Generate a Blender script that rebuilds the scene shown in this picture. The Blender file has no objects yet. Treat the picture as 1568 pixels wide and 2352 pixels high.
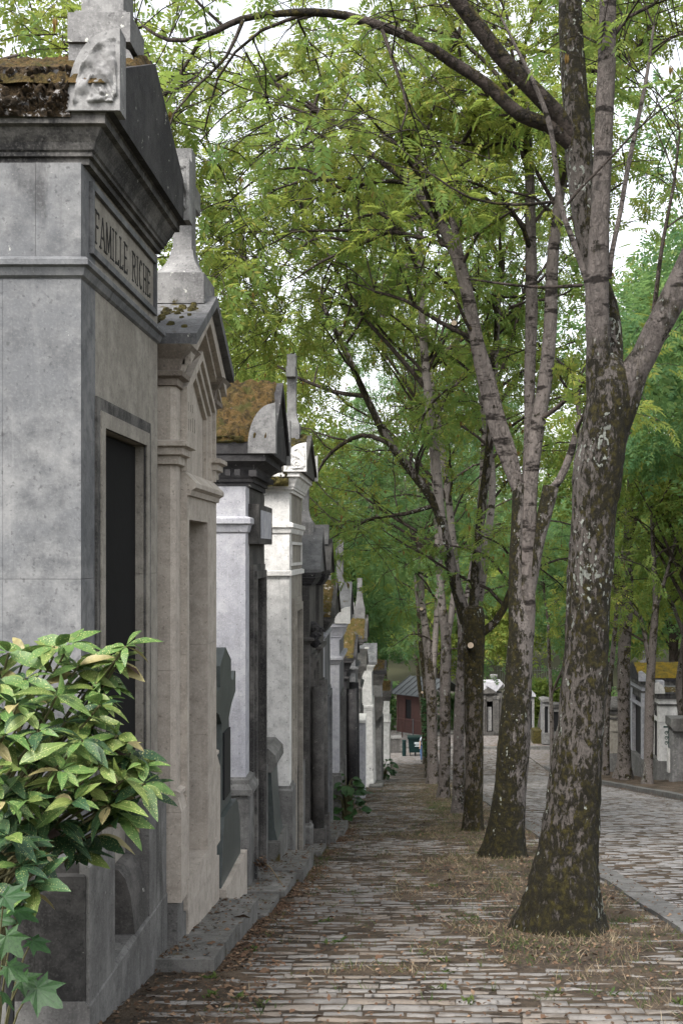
import bpy, bmesh, math, random
import numpy as np
from mathutils import Vector, noise as mn

random.seed(7)
rng = np.random.default_rng(11)
S = bpy.context.scene
C = S.collection
F, VX, HY, EYE = 2800.0, 917.0, 1270.0, 1.4     # focal length, vanishing column, horizon row (photo at 1568 px wide), eye height

# ------------------------------------------------------------------ camera, light, exposure
cd = bpy.data.cameras.new("camera")
cam = bpy.data.objects.new("camera", cd)
C.objects.link(cam)
cam.location = (0, 0, EYE)
cam.rotation_euler = (math.pi / 2, 0, 0)
cd.sensor_fit = 'VERTICAL'
cd.sensor_height = 36.0
cd.lens = F / 2352 * 36.0
cd.shift_x = -(VX - 784) / 2352
cd.shift_y = (HY - 1176) / 2352
cd.clip_start = 0.1
cd.clip_end = 2000
S.camera = cam

SUN_EL, SUN_AZ = math.radians(52), math.radians(205)   # azimuth clockwise from +Y: behind the camera, a little left
w = bpy.data.worlds.new("World")
S.world = w
w.use_nodes = True
nt = w.node_tree
nt.nodes.clear()
sky = nt.nodes.new('ShaderNodeTexSky')
sky.sky_type = 'NISHITA'
sky.sun_disc = False
sky.sun_elevation = SUN_EL
sky.sun_rotation = SUN_AZ
sky.air_density = 1.0
sky.dust_density = 4.0
hs = nt.nodes.new('ShaderNodeHueSaturation')
hs.inputs['Saturation'].default_value = 0.22
bg = nt.nodes.new('ShaderNodeBackground')
bg.inputs['Strength'].default_value = 0.15
wo = nt.nodes.new('ShaderNodeOutputWorld')
nt.links.new(sky.outputs[0], hs.inputs['Color'])
nt.links.new(hs.outputs[0], bg.inputs[0])
nt.links.new(bg.outputs[0], wo.inputs[0])
sl = bpy.data.lights.new("sun", 'SUN')
sl.energy = 1.2
sl.angle = math.radians(18)
sl.color = (1.0, 0.96, 0.9)
so = bpy.data.objects.new("sun", sl)
C.objects.link(so)
sd = Vector((math.sin(SUN_AZ) * math.cos(SUN_EL), math.cos(SUN_AZ) * math.cos(SUN_EL), math.sin(SUN_EL)))
so.rotation_euler = (-sd).to_track_quat('-Z', 'Y').to_euler()
so.location = (0, -20, 40)
S.view_settings.view_transform = 'Standard'
S.view_settings.look = 'None'
S.view_settings.exposure = 1.8
S.view_settings.gamma = 1.0
S.view_settings.use_curve_mapping = False
S.cycles.max_bounces = 8
S.cycles.diffuse_bounces = 5
S.cycles.transmission_bounces = 5
S.cycles.transparent_max_bounces = 8

# ------------------------------------------------------------------ coordinates
def P(px, py, Y):
    return Vector(((px - VX) * Y / F, Y, EYE + (HY - py) * Y / F))
def Z(py, Y):
    return EYE + (HY - py) * Y / F
def X(px, Y):
    return (px - VX) * Y / F
def gz(y):
    if y < 60: return -0.158 * y
    if y < 78: return -9.48 - 0.09 * (y - 60)
    return -11.10 - 0.03 * (min(y, 95) - 78)
def G(x, y):
    z = gz(y)
    if 2.42 < x < 7.65 and y < 78: z -= 0.10
    if x > 7.65 and y < 64: z += 0.02 + 0.045 * (min(x, 14) - 7.65)
    if y > 95: z += 0.05 * (y - 95)
    return z

# ------------------------------------------------------------------ materials
class M:
    def __init__(s, name, rough=0.85):
        s.m = bpy.data.materials.new(name)
        s.m.use_nodes = True
        s.nt = s.m.node_tree
        s.b = s.nt.nodes['Principled BSDF']
        s.b.inputs['Roughness'].default_value = rough
        s.b.inputs['Specular IOR Level'].default_value = 0.25
        s.pos = s.nt.nodes.new('ShaderNodeNewGeometry').outputs['Position']
    def n(s, t, **kw):
        return s.nt.nodes.new(t)
    def link(s, a, b):
        s.nt.links.new(a, b)
    def mapping(s, scale, src=None):
        m = s.n('ShaderNodeMapping')
        m.inputs['Scale'].default_value = scale
        s.link(src or s.pos, m.inputs['Vector'])
        return m.outputs[0]
    def noise(s, scale, detail=5, rough=0.6, vec=None, dist=0):
        t = s.n('ShaderNodeTexNoise')
        t.inputs['Scale'].default_value = scale
        t.inputs['Detail'].default_value = detail
        t.inputs['Roughness'].default_value = rough
        t.inputs['Distortion'].default_value = dist
        s.link(vec or s.pos, t.inputs['Vector'])
        return t.outputs['Fac']
    def voro(s, scale, vec=None, feature='F1'):
        t = s.n('ShaderNodeTexVoronoi')
        t.feature = feature
        t.inputs['Scale'].default_value = scale
        s.link(vec or s.pos, t.inputs['Vector'])
        return t.outputs['Distance']
    def ramp(s, fac, a, b):
        r = s.n('ShaderNodeMapRange')
        r.inputs['From Min'].default_value = a
        r.inputs['From Max'].default_value = b
        r.interpolation_type = 'SMOOTHSTEP'
        s.link(fac, r.inputs['Value'])
        return r.outputs[0]
    def mix(s, fac, a, b, mode='MIX'):
        x = s.n('ShaderNodeMix')
        x.data_type = 'RGBA'
        x.blend_type = mode
        for sock, v in ((x.inputs[0], fac), (x.inputs[6], a), (x.inputs[7], b)):
            if isinstance(v, (int, float)): sock.default_value = v
            elif isinstance(v, (tuple, list)): sock.default_value = (*v, 1)
            else: s.link(v, sock)
        return x.outputs[2]
    def math(s, op, a, b=0.0):
        x = s.n('ShaderNodeMath')
        x.operation = op
        for sock, v in ((x.inputs[0], a), (x.inputs[1], b)):
            if isinstance(v, (int, float)): sock.default_value = v
            else: s.link(v, sock)
        return x.outputs[0]
    def col(s, c):
        if isinstance(c, tuple): s.b.inputs['Base Color'].default_value = (*c, 1)
        else: s.link(c, s.b.inputs['Base Color'])
    def bump(s, h, strength=0.4, dist=0.02):
        b = s.n('ShaderNodeBump')
        b.inputs['Strength'].default_value = strength
        b.inputs['Distance'].default_value = dist
        s.link(h, b.inputs['Height'])
        s.link(b.outputs[0], s.b.inputs['Normal'])
    def island(s):
        return s.n('ShaderNodeNewGeometry').outputs['Random Per Island']
    def objrand(s):
        return s.n('ShaderNodeObjectInfo').outputs['Random']

def stone(name, c1, c2, grime=0.35, gcol=(0.035, 0.034, 0.036), lichen=0.0, speck=0.5, bump=0.35, rough=0.88, moss=0.0):
    m = M(name, rough)
    big = m.noise(2.3, 7, 0.68)
    mid = m.noise(9, 7, 0.65)
    fine = m.noise(70, 4, 0.7)
    drip = m.noise(1.0, 5, 0.7, m.mapping((7.0, 7.0, 0.30)), 0.2)
    c = m.mix(m.ramp(big, 0.38, 0.62), c1, c2)
    c = m.mix(m.ramp(mid, 0.35, 0.75), c, tuple(v * 0.72 for v in c1))
    st = m.noise(1.0, 6, 0.68, m.mapping((3.2, 3.2, 0.45)), 0.4)
    blot = m.noise(2.6, 6, 0.7)
    g = m.math('MAXIMUM', m.ramp(st, 0.78 - grime * 0.5, 0.95 - grime * 0.5), m.ramp(blot, 0.84 - grime * 0.45, 0.98 - grime * 0.45))
    c = m.mix(m.math('MULTIPLY', g, 0.85), c, gcol)
    c = m.mix(m.math('MULTIPLY', m.ramp(fine, 0.45, 0.8), speck), c, tuple(min(1, v * 1.45) for v in c2))
    c = m.mix(m.math('MULTIPLY', m.ramp(drip, 0.56, 0.74), 0.25 + 0.5 * grime), c, tuple(v * 0.45 for v in c1))
    c = m.mix(m.math('MULTIPLY', m.ramp(drip, 0.46, 0.34), 0.30), c, tuple(min(1, v * 1.25) for v in c2))
    pit = m.ramp(m.noise(38, 3, 0.6), 0.30, 0.40)
    c = m.mix(m.math('MULTIPLY', m.math('SUBTRACT', 1.0, pit), 0.5), c, gcol)
    if lichen:
        l = m.ramp(m.noise(14, 5, 0.7), 0.72 - lichen * 0.3, 0.76 - lichen * 0.3)
        c = m.mix(l, c, (0.42, 0.42, 0.38))
    if moss:
        l = m.ramp(m.noise(4.5, 7, 0.72), 0.68 - moss * 0.3, 0.74 - moss * 0.3)
        c = m.mix(l, c, (0.05, 0.04, 0.012))
    m.col(c)
    m.bump(m.math('ADD', m.math('MULTIPLY', mid, 0.7), m.math('MULTIPLY', fine, 0.35)), bump, 0.02)
    return m.m

MAT = {}
MAT['grey'] = stone('grey_limestone', (0.100, 0.103, 0.109), (0.172, 0.172, 0.173), 0.48, (0.036, 0.036, 0.038), lichen=0.08, speck=0.28, bump=0.25)
MAT['greywarm'] = stone('warm_grey_limestone', (0.195, 0.178, 0.153), (0.265, 0.246, 0.214), 0.30, (0.055, 0.05, 0.043))
MAT['beige'] = stone('beige_limestone', (0.315, 0.280, 0.242), (0.375, 0.337, 0.294), 0.10, (0.10, 0.083, 0.066), bump=0.3)
MAT['beigedark'] = stone('stained_beige_limestone', (0.15, 0.127, 0.107), (0.22, 0.19, 0.16), 0.4)
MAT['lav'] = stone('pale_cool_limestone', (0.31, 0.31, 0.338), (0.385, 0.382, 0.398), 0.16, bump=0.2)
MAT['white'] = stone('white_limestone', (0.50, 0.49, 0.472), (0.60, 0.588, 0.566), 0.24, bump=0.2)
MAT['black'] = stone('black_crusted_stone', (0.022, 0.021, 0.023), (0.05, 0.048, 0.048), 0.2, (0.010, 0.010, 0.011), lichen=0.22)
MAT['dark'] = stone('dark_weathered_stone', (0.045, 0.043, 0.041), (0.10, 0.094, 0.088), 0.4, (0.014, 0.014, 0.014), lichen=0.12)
MAT['corn'] = stone('sooty_cornice_stone', (0.032, 0.031, 0.031), (0.135, 0.128, 0.12), 0.55, (0.009, 0.009, 0.010), lichen=0.08)
MAT['roof'] = stone('roof_slab_stone', (0.09, 0.09, 0.093), (0.145, 0.145, 0.148), 0.35, (0.02, 0.02, 0.02), lichen=0.1, moss=0.25)
MAT['slab'] = stone('worn_slab_stone', (0.085, 0.083, 0.078), (0.150, 0.146, 0.138), 0.45, (0.024, 0.022, 0.017), moss=0.3)
MAT['kerb'] = stone('kerb_granite', (0.080, 0.078, 0.075), (0.125, 0.122, 0.118), 0.4, (0.035, 0.031, 0.025), moss=0.15)
MAT['stained'] = stone('black_stained_stone', (0.016, 0.0155, 0.015), (0.055, 0.053, 0.051), 0.6, (0.006, 0.006, 0.0055), lichen=0.03)
MAT['plinth'] = stone('rough_plinth_stone', (0.095, 0.092, 0.089), (0.16, 0.157, 0.15), 0.45, (0.018, 0.018, 0.016), lichen=0.1)
MAT['granite'] = stone('green_grey_granite', (0.048, 0.057, 0.055), (0.066, 0.076, 0.074), 0.05, speck=0.3, bump=0.1, rough=0.4)
MAT['cross'] = stone('grey_cross_stone', (0.135, 0.132, 0.132), (0.225, 0.222, 0.218), 0.34, lichen=0.28, moss=0.1)

def flat(name, c, rough=0.6, var=0.25, metal=0.0):
    m = M(name, rough)
    m.col(m.mix(m.ramp(m.noise(12, 5, 0.65), 0.3, 0.75), c, tuple(v * (1 - var) for v in c)))
    m.b.inputs['Metallic'].default_value = metal
    m.bump(m.noise(45, 3), 0.12, 0.01)
    return m.m
MAT['iron'] = flat('dark_painted_iron', (0.010, 0.0105, 0.012), 0.6)
MAT['void'] = flat('painted_interior_shade', (0.0025, 0.0025, 0.0027), 1.0, 0.6)  # near-black colour stands for the shade inside doorways and niches
MAT['letter'] = flat('black_letter_paint', (0.022, 0.021, 0.020), 0.8)
MAT['zinc'] = flat('zinc_sheet', (0.065, 0.070, 0.074), 0.45, 0.3, 0.3)
MAT['binplastic'] = flat('dark_green_plastic', (0.003, 0.016, 0.0155), 0.45)
MAT['whitepaint'] = flat('white_paint', (0.50, 0.53, 0.55), 0.6, 0.1)
MAT['timber'] = flat('brown_timber', (0.045, 0.02, 0.016), 0.7)
MAT['greenpaint'] = flat('green_painted_iron', (0.015, 0.06, 0.05), 0.5)
MAT['woodcut'] = flat('fresh_cut_wood', (0.34, 0.27, 0.20), 0.8)
MAT['skin'] = flat('skin', (0.50, 0.32, 0.24), 0.6, 0.1)
MAT['jeans'] = flat('blue_denim', (0.10, 0.17, 0.30), 0.9)
MAT['shirt'] = flat('white_cotton', (0.42, 0.44, 0.50), 0.9, 0.1)
MAT['hair'] = flat('brown_hair', (0.05, 0.03, 0.02), 0.7)
MAT['shoe'] = flat('black_leather', (0.012, 0.012, 0.012), 0.5)

def m_moss():
    m = M('dry_moss', 0.95)
    a = m.noise(5, 6, 0.7)
    b = m.noise(24, 6, 0.75)
    c = m.mix(m.ramp(a, 0.35, 0.65), (0.088, 0.052, 0.015), (0.056, 0.042, 0.011))
    c = m.mix(m.ramp(b, 0.5, 0.72), c, (0.145, 0.088, 0.042))
    c = m.mix(m.ramp(m.noise(14, 8, 0.8), 0.47, 0.60), c, (0.020, 0.014, 0.005))
    c = m.mix(m.ramp(m.noise(3.1, 5, 0.7), 0.55, 0.68), c, (0.045, 0.045, 0.010))
    m.col(c)
    m.bump(m.math('ADD', b, m.noise(70, 4, 0.7)), 0.9, 0.03)
    return m.m
MAT['moss'] = m_moss()
def m_crust():
    m = M('lichen_crust', 0.95)
    b = m.noise(22, 6, 0.72)
    c = m.mix(m.ramp(b, 0.42, 0.62), (0.022, 0.016, 0.010), (0.055, 0.036, 0.018))
    c = m.mix(m.ramp(m.noise(19, 5, 0.75, m.mapping((1, 1, 1.3))), 0.585, 0.625), c, (0.30, 0.285, 0.28))
    m.col(c)
    m.bump(m.noise(60, 5, 0.7), 0.9, 0.03)
    return m.m
MAT['crust'] = m_crust()
def m_mossy():
    m = M('bright_yellow_moss', 0.95)
    c = m.mix(m.ramp(m.noise(3, 6, 0.7), 0.4, 0.62), (0.20, 0.13, 0.012), (0.11, 0.085, 0.015))
    c = m.mix(m.ramp(m.noise(8, 6, 0.75), 0.55, 0.68), c, (0.05, 0.035, 0.012))
    m.col(c)
    m.bump(m.noise(30, 5, 0.7), 0.9, 0.03)
    return m.m
MAT['mossyellow'] = m_mossy()
def m_mossd():
    m = M('dark_moss', 0.95)
    c = m.mix(m.ramp(m.noise(16, 6, 0.7), 0.35, 0.65), (0.018, 0.016, 0.006), (0.07, 0.058, 0.014))
    m.col(c)
    m.bump(m.noise(60, 5, 0.7), 0.9, 0.03)
    return m.m
MAT['mossdark'] = m_mossd()
def m_mosspatch():
    m = M('patchy_roof_moss', 0.95)
    b = m.noise(8, 6, 0.72)
    c = m.mix(m.ramp(b, 0.4, 0.6), (0.060, 0.052, 0.012), (0.10, 0.068, 0.024))
    c = m.mix(m.ramp(m.noise(5.5, 6, 0.7), 0.60, 0.66), c, (0.36, 0.33, 0.29))
    m.col(c)
    m.bump(m.noise(40, 5, 0.7), 0.9, 0.03)
    return m.m
MAT['mosspatch'] = m_mosspatch()

def bark(name, pale, moss, amount, mcol2=(0.075, 0.06, 0.014), side=(1, 0, 0), sidek=0.12, spots=0.5, stretch=0.45, scale=7.0, big=0.55, basez=None):
    m = M(name, 0.9)
    v = m.mapping((1, 1, stretch))
    n1 = m.noise(scale, 8, 0.72, v, 0.3)
    n2 = m.noise(scale * 4, 6, 0.7, v)
    nb = m.noise(1.1, 4, 0.6)
    dotn = m.n('ShaderNodeVectorMath')
    dotn.operation = 'DOT_PRODUCT'
    gn = m.n('ShaderNodeNewGeometry')
    m.link(gn.outputs['Normal'], dotn.inputs[0])
    dotn.inputs[1].default_value = side
    f = m.math('ADD', m.math('ADD', n1, m.math('MULTIPLY', m.math('SUBTRACT', nb, 0.5), big)), m.math('MULTIPLY', dotn.outputs['Value'], sidek))
    if basez is not None:      # moss is thickest on the root flare
        sep = m.n('ShaderNodeSeparateXYZ'); m.link(m.pos, sep.inputs[0])
        f = m.math('ADD', f, m.math('MULTIPLY', m.math('SUBTRACT', 1.0, m.ramp(sep.outputs['Z'], basez, basez + 1.3)), 0.13))
    mossf = m.ramp(f, 0.60 - amount * 0.3, 0.66 - amount * 0.3)
    c = m.mix(m.ramp(n2, 0.35, 0.7), pale, tuple(x * 0.55 for x in pale))
    mc = m.mix(m.ramp(m.noise(18, 6, 0.7), 0.45, 0.7), moss, mcol2)
    c = m.mix(mossf, c, mc)
    if spots:
        sp = m.noise(26, 3, 0.55, m.mapping((1, 1, 0.7)))
        bigsp = m.noise(2.1, 5, 0.6, m.mapping((1, 1, 0.6)))
        fs = m.math('ADD', sp, m.math('MULTIPLY', m.math('SUBTRACT', bigsp, 0.5), 0.8))
        c = m.mix(m.ramp(fs, 0.74 - spots * 0.06, 0.76 - spots * 0.06), c, (0.25, 0.265, 0.235))
    m.col(c)
    h = m.math('ADD', m.math('MULTIPLY', n1, 0.8), m.math('ADD', m.math('MULTIPLY', n2, 0.6), m.math('MULTIPLY', mossf, 0.5)))
    m.bump(h, 1.0, 0.05)
    return m.m
MAT['bark1'] = bark('mossy_ash_bark', (0.118, 0.103, 0.092), (0.011, 0.009, 0.0038), 0.54, mcol2=(0.055, 0.046, 0.009), sidek=0.055, spots=1.1, scale=24, stretch=0.42, big=0.42, basez=-1.45)
MAT['bark2'] = bark('dark_mossy_bark', (0.145, 0.128, 0.117), (0.010, 0.0085, 0.0035), 0.60, mcol2=(0.045, 0.038, 0.008), side=(-0.9, 0, 0), sidek=0.13, spots=0.3, scale=16, basez=-2.4)
MAT['bark3'] = bark('green_mossy_bark', (0.115, 0.098, 0.082), (0.013, 0.011, 0.004), 0.62, mcol2=(0.058, 0.045, 0.009), sidek=0.05, spots=0.3, scale=13)
MAT['bark4'] = bark('grey_bark_with_scars', (0.125, 0.108, 0.098), (0.016, 0.013, 0.009), 0.28, sidek=0.05, spots=0.3, stretch=0.8, scale=6)
MAT['barkd'] = bark('dark_upper_bark', (0.060, 0.047, 0.040), (0.012, 0.0095, 0.006), 0.3, spots=0.2, stretch=0.8, scale=9)
def m_palebark():
    m = M('pale_ringed_bark', 0.85)
    v = m.mapping((1, 1, 3.5))
    ring = m.noise(2.2, 5, 0.6, v, 0.3)
    n2 = m.noise(22, 6, 0.7, m.mapping((1, 1, 0.5)))
    c = m.mix(m.ramp(n2, 0.3, 0.7), (0.185, 0.163, 0.150), (0.120, 0.104, 0.095))
    c = m.mix(m.math('MULTIPLY', m.ramp(ring, 0.545, 0.62), m.ramp(m.noise(3.3, 4, 0.6), 0.42, 0.56)), c, (0.018, 0.014, 0.011))
    spot = m.noise(7, 4, 0.6)
    c = m.mix(m.ramp(spot, 0.60, 0.64), c, (0.016, 0.013, 0.007))
    c = m.mix(m.ramp(m.noise(60, 2, 0.5), 0.68, 0.72), c, (0.30, 0.29, 0.275))
    m.col(c)
    m.bump(m.math('ADD', ring, n2), 0.6, 0.02)
    return m.m
MAT['pale'] = m_palebark()

def fork_bark(src_name, zlo, zhi, name):
    """mossy bark that thins out into the pale ringed bark of the upper stems"""
    a = MAT[src_name].copy(); a.name = name
    nt_ = a.node_tree
    b = nt_.nodes['Principled BSDF']
    p = MAT['pale'].node_tree
    old = b.inputs['Base Color'].links[0].from_socket
    geo = nt_.nodes.new('ShaderNodeNewGeometry'); sep = nt_.nodes.new('ShaderNodeSeparateXYZ')
    nt_.links.new(geo.outputs['Position'], sep.inputs[0])
    def noise(sc, mp, lo, hi):
        mpn = nt_.nodes.new('ShaderNodeMapping'); mpn.inputs['Scale'].default_value = mp
        nt_.links.new(geo.outputs['Position'], mpn.inputs['Vector'])
        t = nt_.nodes.new('ShaderNodeTexNoise'); t.inputs['Scale'].default_value = sc; t.inputs['Detail'].default_value = 6; t.inputs['Roughness'].default_value = 0.65
        nt_.links.new(mpn.outputs[0], t.inputs['Vector'])
        r_ = nt_.nodes.new('ShaderNodeMapRange'); r_.inputs['From Min'].default_value = lo; r_.inputs['From Max'].default_value = hi
        nt_.links.new(t.outputs['Fac'], r_.inputs['Value'])
        return r_.outputs[0]
    def mix(f, c1, c2):
        x = nt_.nodes.new('ShaderNodeMix'); x.data_type = 'RGBA'
        nt_.links.new(f, x.inputs[0])
        for sock, v in ((x.inputs[6], c1), (x.inputs[7], c2)):
            if isinstance(v, tuple): sock.default_value = (*v, 1)
            else: nt_.links.new(v, sock)
        return x.outputs[2]
    pc = mix(noise(22, (1, 1, 0.5), 0.3, 0.7), (0.150, 0.130, 0.119), (0.098, 0.083, 0.075))
    pc = mix(noise(2.2, (1, 1, 3.5), 0.55, 0.62), pc, (0.016, 0.012, 0.010))
    pc = mix(noise(7, (1, 1, 1), 0.60, 0.64), pc, (0.015, 0.012, 0.006))
    add = nt_.nodes.new('ShaderNodeMath'); add.operation = 'ADD'
    jit = noise(5, (1, 1, 0.6), 0.25, 0.75)
    mr = nt_.nodes.new('ShaderNodeMapRange'); mr.inputs['From Min'].default_value = zlo; mr.inputs['From Max'].default_value = zhi
    nt_.links.new(sep.outputs['Z'], mr.inputs['Value'])
    nt_.links.new(mr.outputs[0], add.inputs[0]); nt_.links.new(jit, add.inputs[1])
    sharp = nt_.nodes.new('ShaderNodeMapRange'); sharp.inputs['From Min'].default_value = 0.75; sharp.inputs['From Max'].default_value = 1.0
    nt_.links.new(add.outputs[0], sharp.inputs['Value'])
    nt_.links.new(mix(sharp.outputs[0], old, pc), b.inputs['Base Color'])
    MAT[name] = a
fork_bark('bark1', 2.3, 3.9, 'palefork')
fork_bark('bark2', -1.6, 3.0, 'palefork2')
def leafmat(name, c1, c2, c3, rough=0.65, trans=0.45, low=0.9):
    m = M(name, rough)
    r = m.island()
    c = m.mix(m.ramp(m.noise(low, 3, 0.6), 0.38, 0.62), c1, c2)
    c = m.mix(m.ramp(r, 0.62, 1.0), c, c3)
    c = m.mix(m.math('MULTIPLY', m.ramp(m.math('FRACT', m.math('MULTIPLY', r, 17.3)), 0.3, 1.0), 0.45), c, tuple(v * 0.55 for v in c1))
    m.col(c)
    m.b.inputs['Specular IOR Level'].default_value = 0.15
    tr = m.n('ShaderNodeBsdfTranslucent')
    mixc = m.mix(0.55, c, tuple(min(1, v * 1.9) for v in c2))
    m.link(mixc, tr.inputs['Color'])
    ms = m.n('ShaderNodeMixShader')
    ms.inputs[0].default_value = trans
    out = m.nt.nodes['Material Output']
    m.link(m.b.outputs[0], ms.inputs[1])
    m.link(tr.outputs[0], ms.inputs[2])
    m.link(ms.outputs[0], out.inputs[0])
    return m.m
MAT['leaf'] = leafmat('ash_leaves', (0.082, 0.150, 0.038), (0.132, 0.178, 0.038), (0.180, 0.186, 0.045), trans=0.55)
MAT['leafcool'] = leafmat('deep_green_leaves', (0.076, 0.165, 0.074), (0.115, 0.190, 0.062), (0.14, 0.185, 0.055), trans=0.55)
MAT['leafyel'] = leafmat('yellowing_leaves', (0.098, 0.164, 0.038), (0.158, 0.190, 0.037), (0.22, 0.206, 0.046), trans=0.55)
MAT['leaffar'] = leafmat('distant_leaves', (0.080, 0.145, 0.062), (0.125, 0.172, 0.055), (0.165, 0.185, 0.05), low=0.35)
MAT['seeds'] = leafmat('dry_ash_keys', (0.14, 0.085, 0.024), (0.11, 0.075, 0.02), (0.19, 0.125, 0.04), trans=0.2)
MAT['litter'] = leafmat('fallen_leaves', (0.095, 0.056, 0.036), (0.060, 0.040, 0.026), (0.20, 0.135, 0.088), trans=0.1, rough=0.8)
MAT['drygrass'] = leafmat('dry_grass', (0.215, 0.170, 0.112), (0.15, 0.115, 0.075), (0.30, 0.25, 0.175), trans=0.2, rough=0.8)
MAT['grass'] = leafmat('green_grass', (0.035, 0.068, 0.016), (0.055, 0.078, 0.02), (0.085, 0.088, 0.03), trans=0.3)

def m_aucuba(name, c1, c2, spot):
    m = M(name, 0.5)
    tc = m.n('ShaderNodeTexCoord').outputs['Object']
    rnd = m.objrand()
    off = m.n('ShaderNodeVectorMath'); off.operation = 'ADD'
    cmb = m.n('ShaderNodeCombineXYZ')
    m.link(m.math('MULTIPLY', rnd, 37.0), cmb.inputs[0]); m.link(m.math('MULTIPLY', rnd, 91.0), cmb.inputs[1])
    m.link(tc, off.inputs[0]); m.link(cmb.outputs[0], off.inputs[1])
    c = m.mix(rnd, c1, c2)
    c = m.mix(m.ramp(m.noise(12, 3, 0.6, off.outputs[0]), 0.45, 0.7), c, tuple(v * 0.6 for v in c1))
    dv = m.voro(115, off.outputs[0])
    sz = m.noise(22, 3, 0.6, off.outputs[0])
    f = m.math('SUBTRACT', m.math('MULTIPLY', sz, 0.62), dv)
    c = m.mix(m.math('MULTIPLY', m.ramp(f, 0.03, 0.12), spot), c, (0.36, 0.36, 0.14))
    sepx = m.n('ShaderNodeSeparateXYZ'); m.link(tc, sepx.inputs[0])
    rib = m.math('ABSOLUTE', sepx.outputs['Y'])
    c = m.mix(m.math('MULTIPLY', m.ramp(rib, 0.0022, 0.0008), 0.5), c, tuple(min(1, v * 1.7 + 0.03) for v in c2))
    vein = m.n('ShaderNodeTexWave'); vein.wave_type = 'BANDS'; vein.bands_direction = 'X'; vein.inputs['Scale'].default_value = 22; vein.inputs['Distortion'].default_value = 1.5
    vv = m.n('ShaderNodeVectorMath'); vv.operation = 'ADD'; cv = m.n('ShaderNodeCombineXYZ'); m.link(m.math('MULTIPLY', rib, -0.8), cv.inputs[0]); m.link(tc, vv.inputs[0]); m.link(cv.outputs[0], vv.inputs[1]); m.link(vv.outputs[0], vein.inputs['Vector'])
    m.bump(vein.outputs['Fac'], 0.15, 0.003)
    m.col(c)
    m.b.inputs['Specular IOR Level'].default_value = 0.4
    tr = m.n('ShaderNodeBsdfTranslucent')
    m.link(c, tr.inputs['Color'])
    ms = m.n('ShaderNodeMixShader'); ms.inputs[0].default_value = 0.25
    m.link(m.b.outputs[0], ms.inputs[1]); m.link(tr.outputs[0], ms.inputs[2])
    m.link(ms.outputs[0], m.nt.nodes['Material Output'].inputs[0])
    return m.m
MAT['auc1'] = m_aucuba('spotted_green_leaf', (0.062, 0.132, 0.032), (0.105, 0.168, 0.042), 0.8)
MAT['auc2'] = m_aucuba('yellow_green_leaf', (0.090, 0.142, 0.030), (0.145, 0.178, 0.046), 0.8)
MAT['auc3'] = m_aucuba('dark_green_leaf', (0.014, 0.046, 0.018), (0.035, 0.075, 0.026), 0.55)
MAT['auc4'] = m_aucuba('pale_old_leaf', (0.24, 0.21, 0.085), (0.29, 0.25, 0.125), 0.4)
MAT['aucdead'] = flat('withered_brown_leaf', (0.030, 0.016, 0.010), 0.7)
MAT['maple'] = m_aucuba('bright_green_maple_leaf', (0.013, 0.046, 0.010), (0.022, 0.060, 0.013), 0.0)
MAT['bergenia'] = m_aucuba('broad_dark_leaf', (0.016, 0.05, 0.013), (0.033, 0.08, 0.02), 0.0)
MAT['stem'] = flat('green_brown_stem', (0.09, 0.085, 0.04), 0.7)

def m_sett(name, c1, c2, c3):
    m = M(name, 0.8)
    r = m.math('FRACT', m.math('ADD', m.math('MULTIPLY', m.island(), 3.7), m.objrand()))
    c = m.mix(r, c1, c2)
    c = m.mix(m.ramp(m.math('FRACT', m.math('MULTIPLY', r, 13.7)), 0.55, 1.0), c, c3)
    c = m.mix(m.ramp(m.noise(3.2, 6, 0.7), 0.52, 0.72), c, tuple(v * 0.55 for v in c3))
    f = m.noise(55, 5, 0.7)
    c = m.mix(m.math('MULTIPLY', m.ramp(f, 0.4, 0.75), 0.5), c, tuple(v * 0.6 for v in c1))
    m.col(c)
    m.bump(m.math('ADD', f, m.noise(16, 3)), 0.5, 0.012)
    return m.m
MAT['sett'] = m_sett('worn_stone_setts', (0.158, 0.149, 0.140), (0.112, 0.106, 0.100), (0.136, 0.113, 0.092))
MAT['settroad'] = m_sett('grey_road_setts', (0.185, 0.180, 0.178), (0.140, 0.137, 0.135), (0.165, 0.152, 0.142))
def m_soil():
    m = M('leafy_soil', 0.95)
    a = m.noise(2.2, 6, 0.7); b = m.noise(30, 6, 0.75)
    c = m.mix(m.ramp(a, 0.38, 0.64), (0.030, 0.022, 0.015), (0.092, 0.068, 0.047))
    c = m.mix(m.ramp(b, 0.5, 0.75), c, (0.140, 0.102, 0.068))
    c = m.mix(m.ramp(m.noise(5, 5, 0.7), 0.60, 0.72), c, (0.034, 0.034, 0.011))
    m.col(c)
    m.bump(m.math('ADD', b, m.noise(90, 4, 0.7)), 0.9, 0.03)
    return m.m
MAT['soil'] = m_soil()
def m_farpave():
    m = M('distant_cobbles', 0.85)
    v = m.n('ShaderNodeTexVoronoi'); v.inputs['Scale'].default_value = 5.5
    m.link(m.pos, v.inputs['Vector'])
    c = m.mix(m.ramp(v.outputs['Distance'], 0.3, 0.6), (0.19, 0.178, 0.172), (0.10, 0.088, 0.08))
    c = m.mix(m.ramp(m.noise(0.9, 6, 0.7), 0.5, 0.68), c, (0.105, 0.075, 0.052))
    m.col(c)
    return m.m
MAT['farpave'] = m_farpave()
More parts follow.
